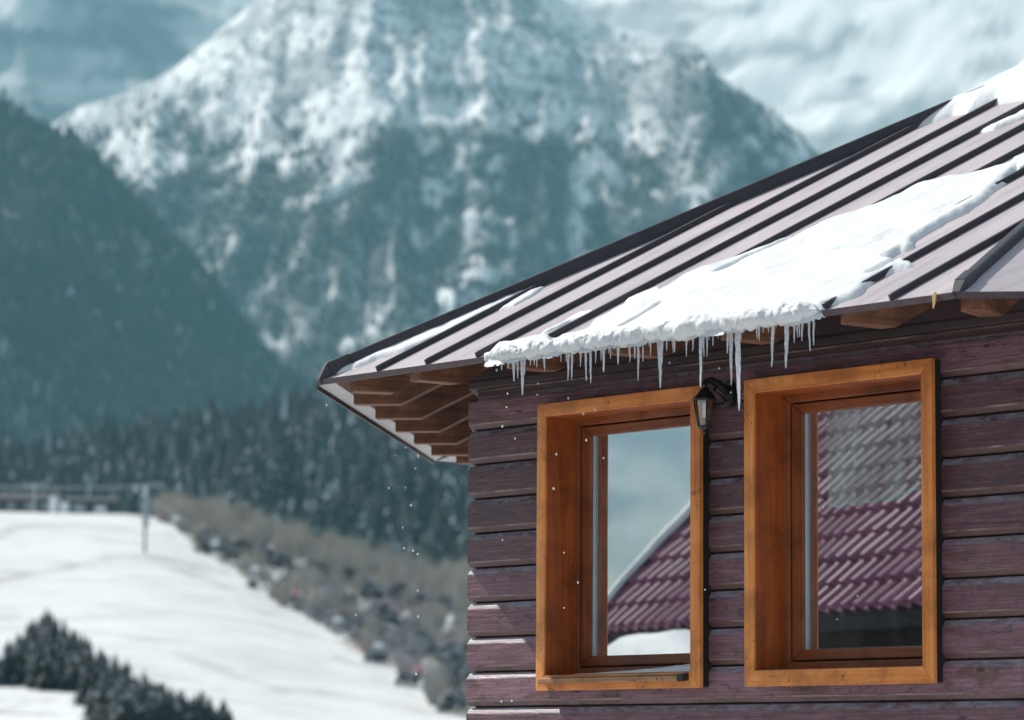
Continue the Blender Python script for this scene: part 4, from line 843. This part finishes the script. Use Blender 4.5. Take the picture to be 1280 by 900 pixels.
icicle(1167, 363, 379, 5, 'amber tinted crooked icicle under the bare eave near the right hip', 'icicles hanging from bare eave edges', mat='amber', bend=-.01)
# small frozen drips under the left eave
def left_eave(px):
    lo, hi = 0., LE
    for _ in range(40):
        m = (lo+hi)/2; P = to_world(fp(7, LE-m, -.004)); 
        if proj(P)[0] < px: lo = m
        else: hi = m
    return to_world(fp(7, LE-lo, -.004)-[0, 0, .02])
for px, L, wd, lb in ((409, .025, .004, 'tiny frozen drip under the left eave closest to its tip'), (462, .018, .004, 'tiny frozen drip midway along the left eave edge'), (509, .03, .004, 'thin frozen drip on the left eave nearer its far end'), (524, .04, .007, 'short stubby icicle last along the left eave edge')):
    P = left_eave(px); b = MB(); b.tube([(0, 0, .006), (0, 0, -L*.4), (.001, 0, -L*.8), (.001, 0, -L)], [wd, wd*.75, wd*.5, wd*.3], 8); o = b.build('icicle', M['ice'], None, True, loc=tuple(P)); tag(o, lb, 'icicle', 'icicles hanging from bare eave edges')
# meltwater drops in the air
dm = MB(); 
for j, z in enumerate((-1, -.7, -.2, .4, .8, 1)): pass
dm.tube([(0, 0, -1), (0, 0, -.8), (0, 0, -.3), (0, 0, .3), (0, 0, .8), (0, 0, 1.05)], [.15, .62, .96, .92, .5, .06], 10)
dmesh = dm.mesh('water_drop', M['ice'], True)
for px, py in [(634, 509), (629, 533), (645, 548), (635, 492), (672, 493), (673, 479), (711, 497), (745, 511), (734, 549), (756, 571), (697, 567), (694, 610), (837, 451), (621, 463), (708, 690), (726, 727), (709, 759), (631, 675), (632, 877), (645, 876), (885, 734), (899, 457), (914, 487), (730, 516)]:
    P = to_world(on_wall(px, py, OV-.03+random.uniform(-.03, .05))); o = link('water_drop', dmesh, None, tuple(P)); s = random.uniform(.0028, .0048); o.scale = (s, s, s*1.15)
    tag(o, 'tiny white meltwater drop falling in front of the log wall', 'water drop', 'meltwater drops falling before the wall')
for px, py in [(521, 587), (509, 611), (488, 612), (506, 661), (508, 687), (519.6, 690), (525, 694), (525.7, 740), (527, 772), (525, 844), (502, 847), (449, 771), (409, 509), (508, 561), (496, 571), (516, 633)]:
    P = at(px, py, 15.2); o = link('water_drop', dmesh, None, tuple(P)); s = random.uniform(.0028, .0048); o.scale = (s, s, s*1.15)
    tag(o, 'tiny white meltwater drop falling left of the cabin corner', 'water drop', 'meltwater drops falling beside the cabin')

# ------------------------------------------------------------------ wall lantern between the windows
LN = .150; LC = on_wall(881.5, 512, LN); lu, lz = LC[0], LC[2]; KX = 1/318.
lamp = empty('wall_lantern', tuple(to_world((lu, -LN, lz))), -AZ); tag(lamp, 'small black six sided lantern on the wall between the windows', 'lamp')
def hexring(r, z): return [(r*cos(pi/6+j*pi/3), r*sin(pi/6+j*pi/3), z) for j in range(6)]
rt, rb, zt_, zb_ = .044, .026, .046, -.056
body = MB()
for j in range(6):
    a0 = pi/6+j*pi/3; body.tube([(rt*cos(a0), rt*sin(a0), zt_), (rb*cos(a0), rb*sin(a0), zb_)], .0032, 6)
for z, r in ((zt_, rt), (zb_, rb)):
    q = hexring(r, z)
    for j in range(6): body.tube([q[j], q[(j+1) % 6]], .0036, 6)
body.build('lantern_frame', M['black'], lamp, True)
gp = MB(); q = hexring(rt*.97, zt_)+hexring(rb*.97, zb_); gp.add(q, [(j, (j+1) % 6, 6+(j+1) % 6, 6+j) for j in range(6)]); gp.build('glass_panel', M['lamp_glass'], lamp)
rf = MB(); rings = [(rt*1.13, zt_-.001), (rt*1.15, zt_+.005), (rt*.82, zt_+.020), (rt*.40, zt_+.040), (rt*.22, zt_+.047), (.009, zt_+.052), (.012, zt_+.060), (.009, zt_+.070), (.004, zt_+.078), (.0008, zt_+.084)]
vs = [p for r, z in rings for p in hexring(r, z)]; rf.add(vs, [(6*i+j, 6*i+(j+1) % 6, 6*i+6+(j+1) % 6, 6*i+6+j) for i in range(len(rings)-1) for j in range(6)]+[tuple(range(6))[::-1]]); rf.build('lantern_roof', M['black'], lamp)
bt = MB(); rings = [(rb*1.12, zb_+.003), (rb*1.05, zb_-.005), (rb*.62, zb_-.013), (.007, zb_-.018), (.009, zb_-.024), (.005, zb_-.030), (.0008, zb_-.035)]; vs = [p for r, z in rings for p in hexring(r, z)]
bt.add(vs, [(6*i+j, 6*i+6+j, 6*i+6+(j+1) % 6, 6*i+(j+1) % 6) for i in range(len(rings)-1) for j in range(6)]+[tuple(range(6))]); bt.build('base_finial', M['black'], lamp)
MB().tube([(0, 0, zb_+.004), (0, 0, zb_+.032)], .009, 10).build('bulb_socket', M['black'], lamp, True)
bu = MB()
for dx in (-.0055, .0055): bu.tube([(dx, 0, zb_+.032), (dx, 0, zt_-.012), (dx, 0, zt_-.008)], [.0052, .0052, .003], 8)
bu.build('bulb', M['bulb'], lamp, True)
WY = LN-.018                                                       # wall face in lamp coordinates (local y)
MB().tube([(0, 0, zt_+.056), (0, .010, zt_+.075), (0, .035, zt_+.082), (0, .075, zt_+.068), (0, .105, zt_+.05), (0, WY-.01, zt_+.045)], [.007, .010, .014, .016, .017, .017], 10).build('arm', M['black'], lamp, True)
MB().tube([(0, WY-.02, zt_+.005), (0, .09, zt_+.02), (0, .06, zt_+.03), (0, .05, zt_+.046), (0, .062, zt_+.06)], .007, 8).build('scroll', M['black'], lamp, True)
bp = MB(); sec = [(.032*cos(t), .052*sin(t)) for t in np.linspace(0, 2*pi, 20)[:-1]]; bp.prism(sec, (0, WY-.012, zt_+.035), (0, WY+.012, zt_+.035), (1, 0, 0), (0, 0, 1)); bp.build('back_plate', M['black'], lamp, bevel=.004)

# ------------------------------------------------------------------ the house across the yard, seen in the window glass
A = np.array([-11.90, 17.24, 1.0]); ed = np.array([.83148, -.55555, 0]); nd = np.array([.55555, .83148, 0]); HL = 7.9; PH = radians(46); SL = 4.9
hs = empty('tiled_house', (A[0]-nd[0]*.5, A[1]-nd[1]*.5, GROUND), math.atan2(ed[1], ed[0])); tag(hs, 'house with a plum tiled roof mirrored in both windows', 'house')
# local axes: x along the eave, y = -nd (away from the cabin)... local y axis is ed rotated +90 deg = nd
ez = 1.0-GROUND; run = SL*cos(PH); hz_ = ez+SL*sin(PH)
wl = MB(); wl.box((.25, -2*run+1.05, 0), (HL-.25, 0, ez+.15))
for x in (.25, HL-.25): wl.add([(x, .0, ez+.1), (x, -2*run+1.0, ez+.1), (x, .5-run, hz_-.12)], [(0, 1, 2)])
wl.build('wall', M['darkwall'], hs)
CWD = .19; RWH = .25
def tiles(sgn):
    nc = int(HL/CWD)*8; rows = int(SL/RWH); V = []; F = []; xs_ = np.linspace(0, HL, nc+1); ph = (xs_/CWD) % 1
    wave = np.where(ph < .62, 0.044*np.sin(ph/.62*pi), -.018*np.sin((ph-.62)/.38*pi))
    b = 0
    for r in range(rows):
        for (d, lift) in ((r*RWH-.0, .032), (r*RWH+.12, .017), ((r+1)*RWH+.004, .001)):
            jit = .004*np.sin(np.floor(xs_/CWD)*12.9898+r*78.2)
            h = wave+lift+jit
            y = .5-d*cos(PH)+h*sin(PH); z = ez+d*sin(PH)+h*cos(PH)
            if sgn < 0: y = 2*(.5-run)-y
            V.append(np.stack([xs_, y+0*xs_, z], -1))
        n1 = nc+1
        for s in (0, 1):
            i = b+s*n1+np.arange(nc); F.append(np.stack([i, i+1, i+1+n1, i+n1], -1))
        # front lip of the row
        h0 = wave*.75+.001; d = r*RWH; y = .5-d*cos(PH)+h0*sin(PH); z = ez+d*sin(PH)+h0*cos(PH)
        if sgn < 0: y = 2*(.5-run)-y
        V.append(np.stack([xs_, y, z], -1)); i = b+3*n1+np.arange(nc); j = b+np.arange(nc); F.append(np.stack([i, i+1, j+1, j], -1)); b += 4*n1
    return np.concatenate(V), np.concatenate(F)
for s in (1, -1):
    V, F = tiles(s); link('roof', fastmesh('roof', V, F, [M['tile']], smooth=False), hs)
vb = MB()
for x in (-.03, HL-.05):
    for s in (1, -1):
        e0 = (0, .5 if s > 0 else .5-2*run, ez); e1 = (0, .5-run, hz_)
        vb.prism([(0, -.14), (.08, -.14), (.08, .09), (0, .09)], (x, e0[1], e0[2]), (x, e1[1], e1[2]), (1, 0, 0), (0, 0, 1))
vb.build('verge_board', M['trim'], hs); MB().tube([(-.03, .5-run, hz_+.05), (HL+.03, .5-run, hz_+.05)], .10, 10).build('ridge_cap', M['tile'], hs)
MB().box((0, .40, ez-.12), (HL, .46, ez+.035)).build('fascia', M['darkwall'], hs)
sv = MB(); pts = []; nn = 40
for k in range(nn+1):
    d = .25+(SL-.3)*k/nn; wv = .02+.10*(k/nn)+.03*float(fbm(k*.3, 1, 3, 4)); y = .5-d*cos(PH)+.11*sin(PH); z = ez+d*sin(PH)+.11*cos(PH); hgt = .0+.07*(k/nn)**1.5
    sv.v += [(-.06, y, z-.06), (-.04, y, z+hgt), (wv*.6, y, z+hgt*.9), (wv, y, z-.05)]
sv.f = [(4*i+j, 4*i+j+1, 4*i+5+j, 4*i+4+j) for i in range(nn) for j in range(3)]; sv.m = [0]*len(sv.f)
o = sv.build('roof_snow', M['snow'], None, True, loc=tuple(hs.location)); o.rotation_euler = hs.rotation_euler; tag(o, 'snow band along the gable edge of the mirrored tiled roof', 'snow')
for (x0, d0, d1, lb) in ((4.55, 3.1, 4.6, 'left'), (5.35, 2.5, 3.5, 'right')):          # thin snow left in the tile channels
    b = MB(); 
    for k in range(19):
        d = d0+(d1-d0)*k/18; w_ = .085*sin(pi*(k+.4)/19)+.01; y = .5-d*cos(PH)+.055*sin(PH); z = ez+d*sin(PH)+.055*cos(PH); x = x0+.03*sin(k*.8)
        b.v += [(x-w_, y, z-.03), (x, y, z+.02), (x+w_, y, z-.03)]
    b.f = [(3*k+j, 3*k+j+1, 3*k+4+j, 3*k+3+j) for k in range(18) for j in (0, 1)]; b.m = [0]*len(b.f)
    o = b.build('roof_snow', M['snow'], None, True, loc=tuple(hs.location)); o.rotation_euler = hs.rotation_euler; tag(o, f'thin snow streak mirrored high in the right window, {lb} one of the pair', 'snow')
# snow bank piled before that house
bn = MB(); NX, NY = 44, 30; vs = []
for j in range(NY+1):
    for i in range(NX+1):
        a = -.8+6.2*i/NX; b = -.5+2.6*j/NY; f = max(0, 1-(max(abs(a-2.3)-1.6, 0)/1.3)**2)*max(0, 1-((b-.75)/1.3)**2); f = f**.8
        P = A+ed*a+nd*b; vs.append((P[0], P[1], GROUND-.1+2.64*f*(.94+.12*float(fbm(a*1.2, b*1.2, 3, 6)))))
bn.add(vs, [(j*(NX+1)+i, j*(NX+1)+i+1, (j+1)*(NX+1)+i+1, (j+1)*(NX+1)+i) for j in range(NY) for i in range(NX)])
tag(bn.build('snow_bank', M['snow'], None, True), 'heaped snow bank mirrored at the foot of the left window', 'snow bank', kind='structure')
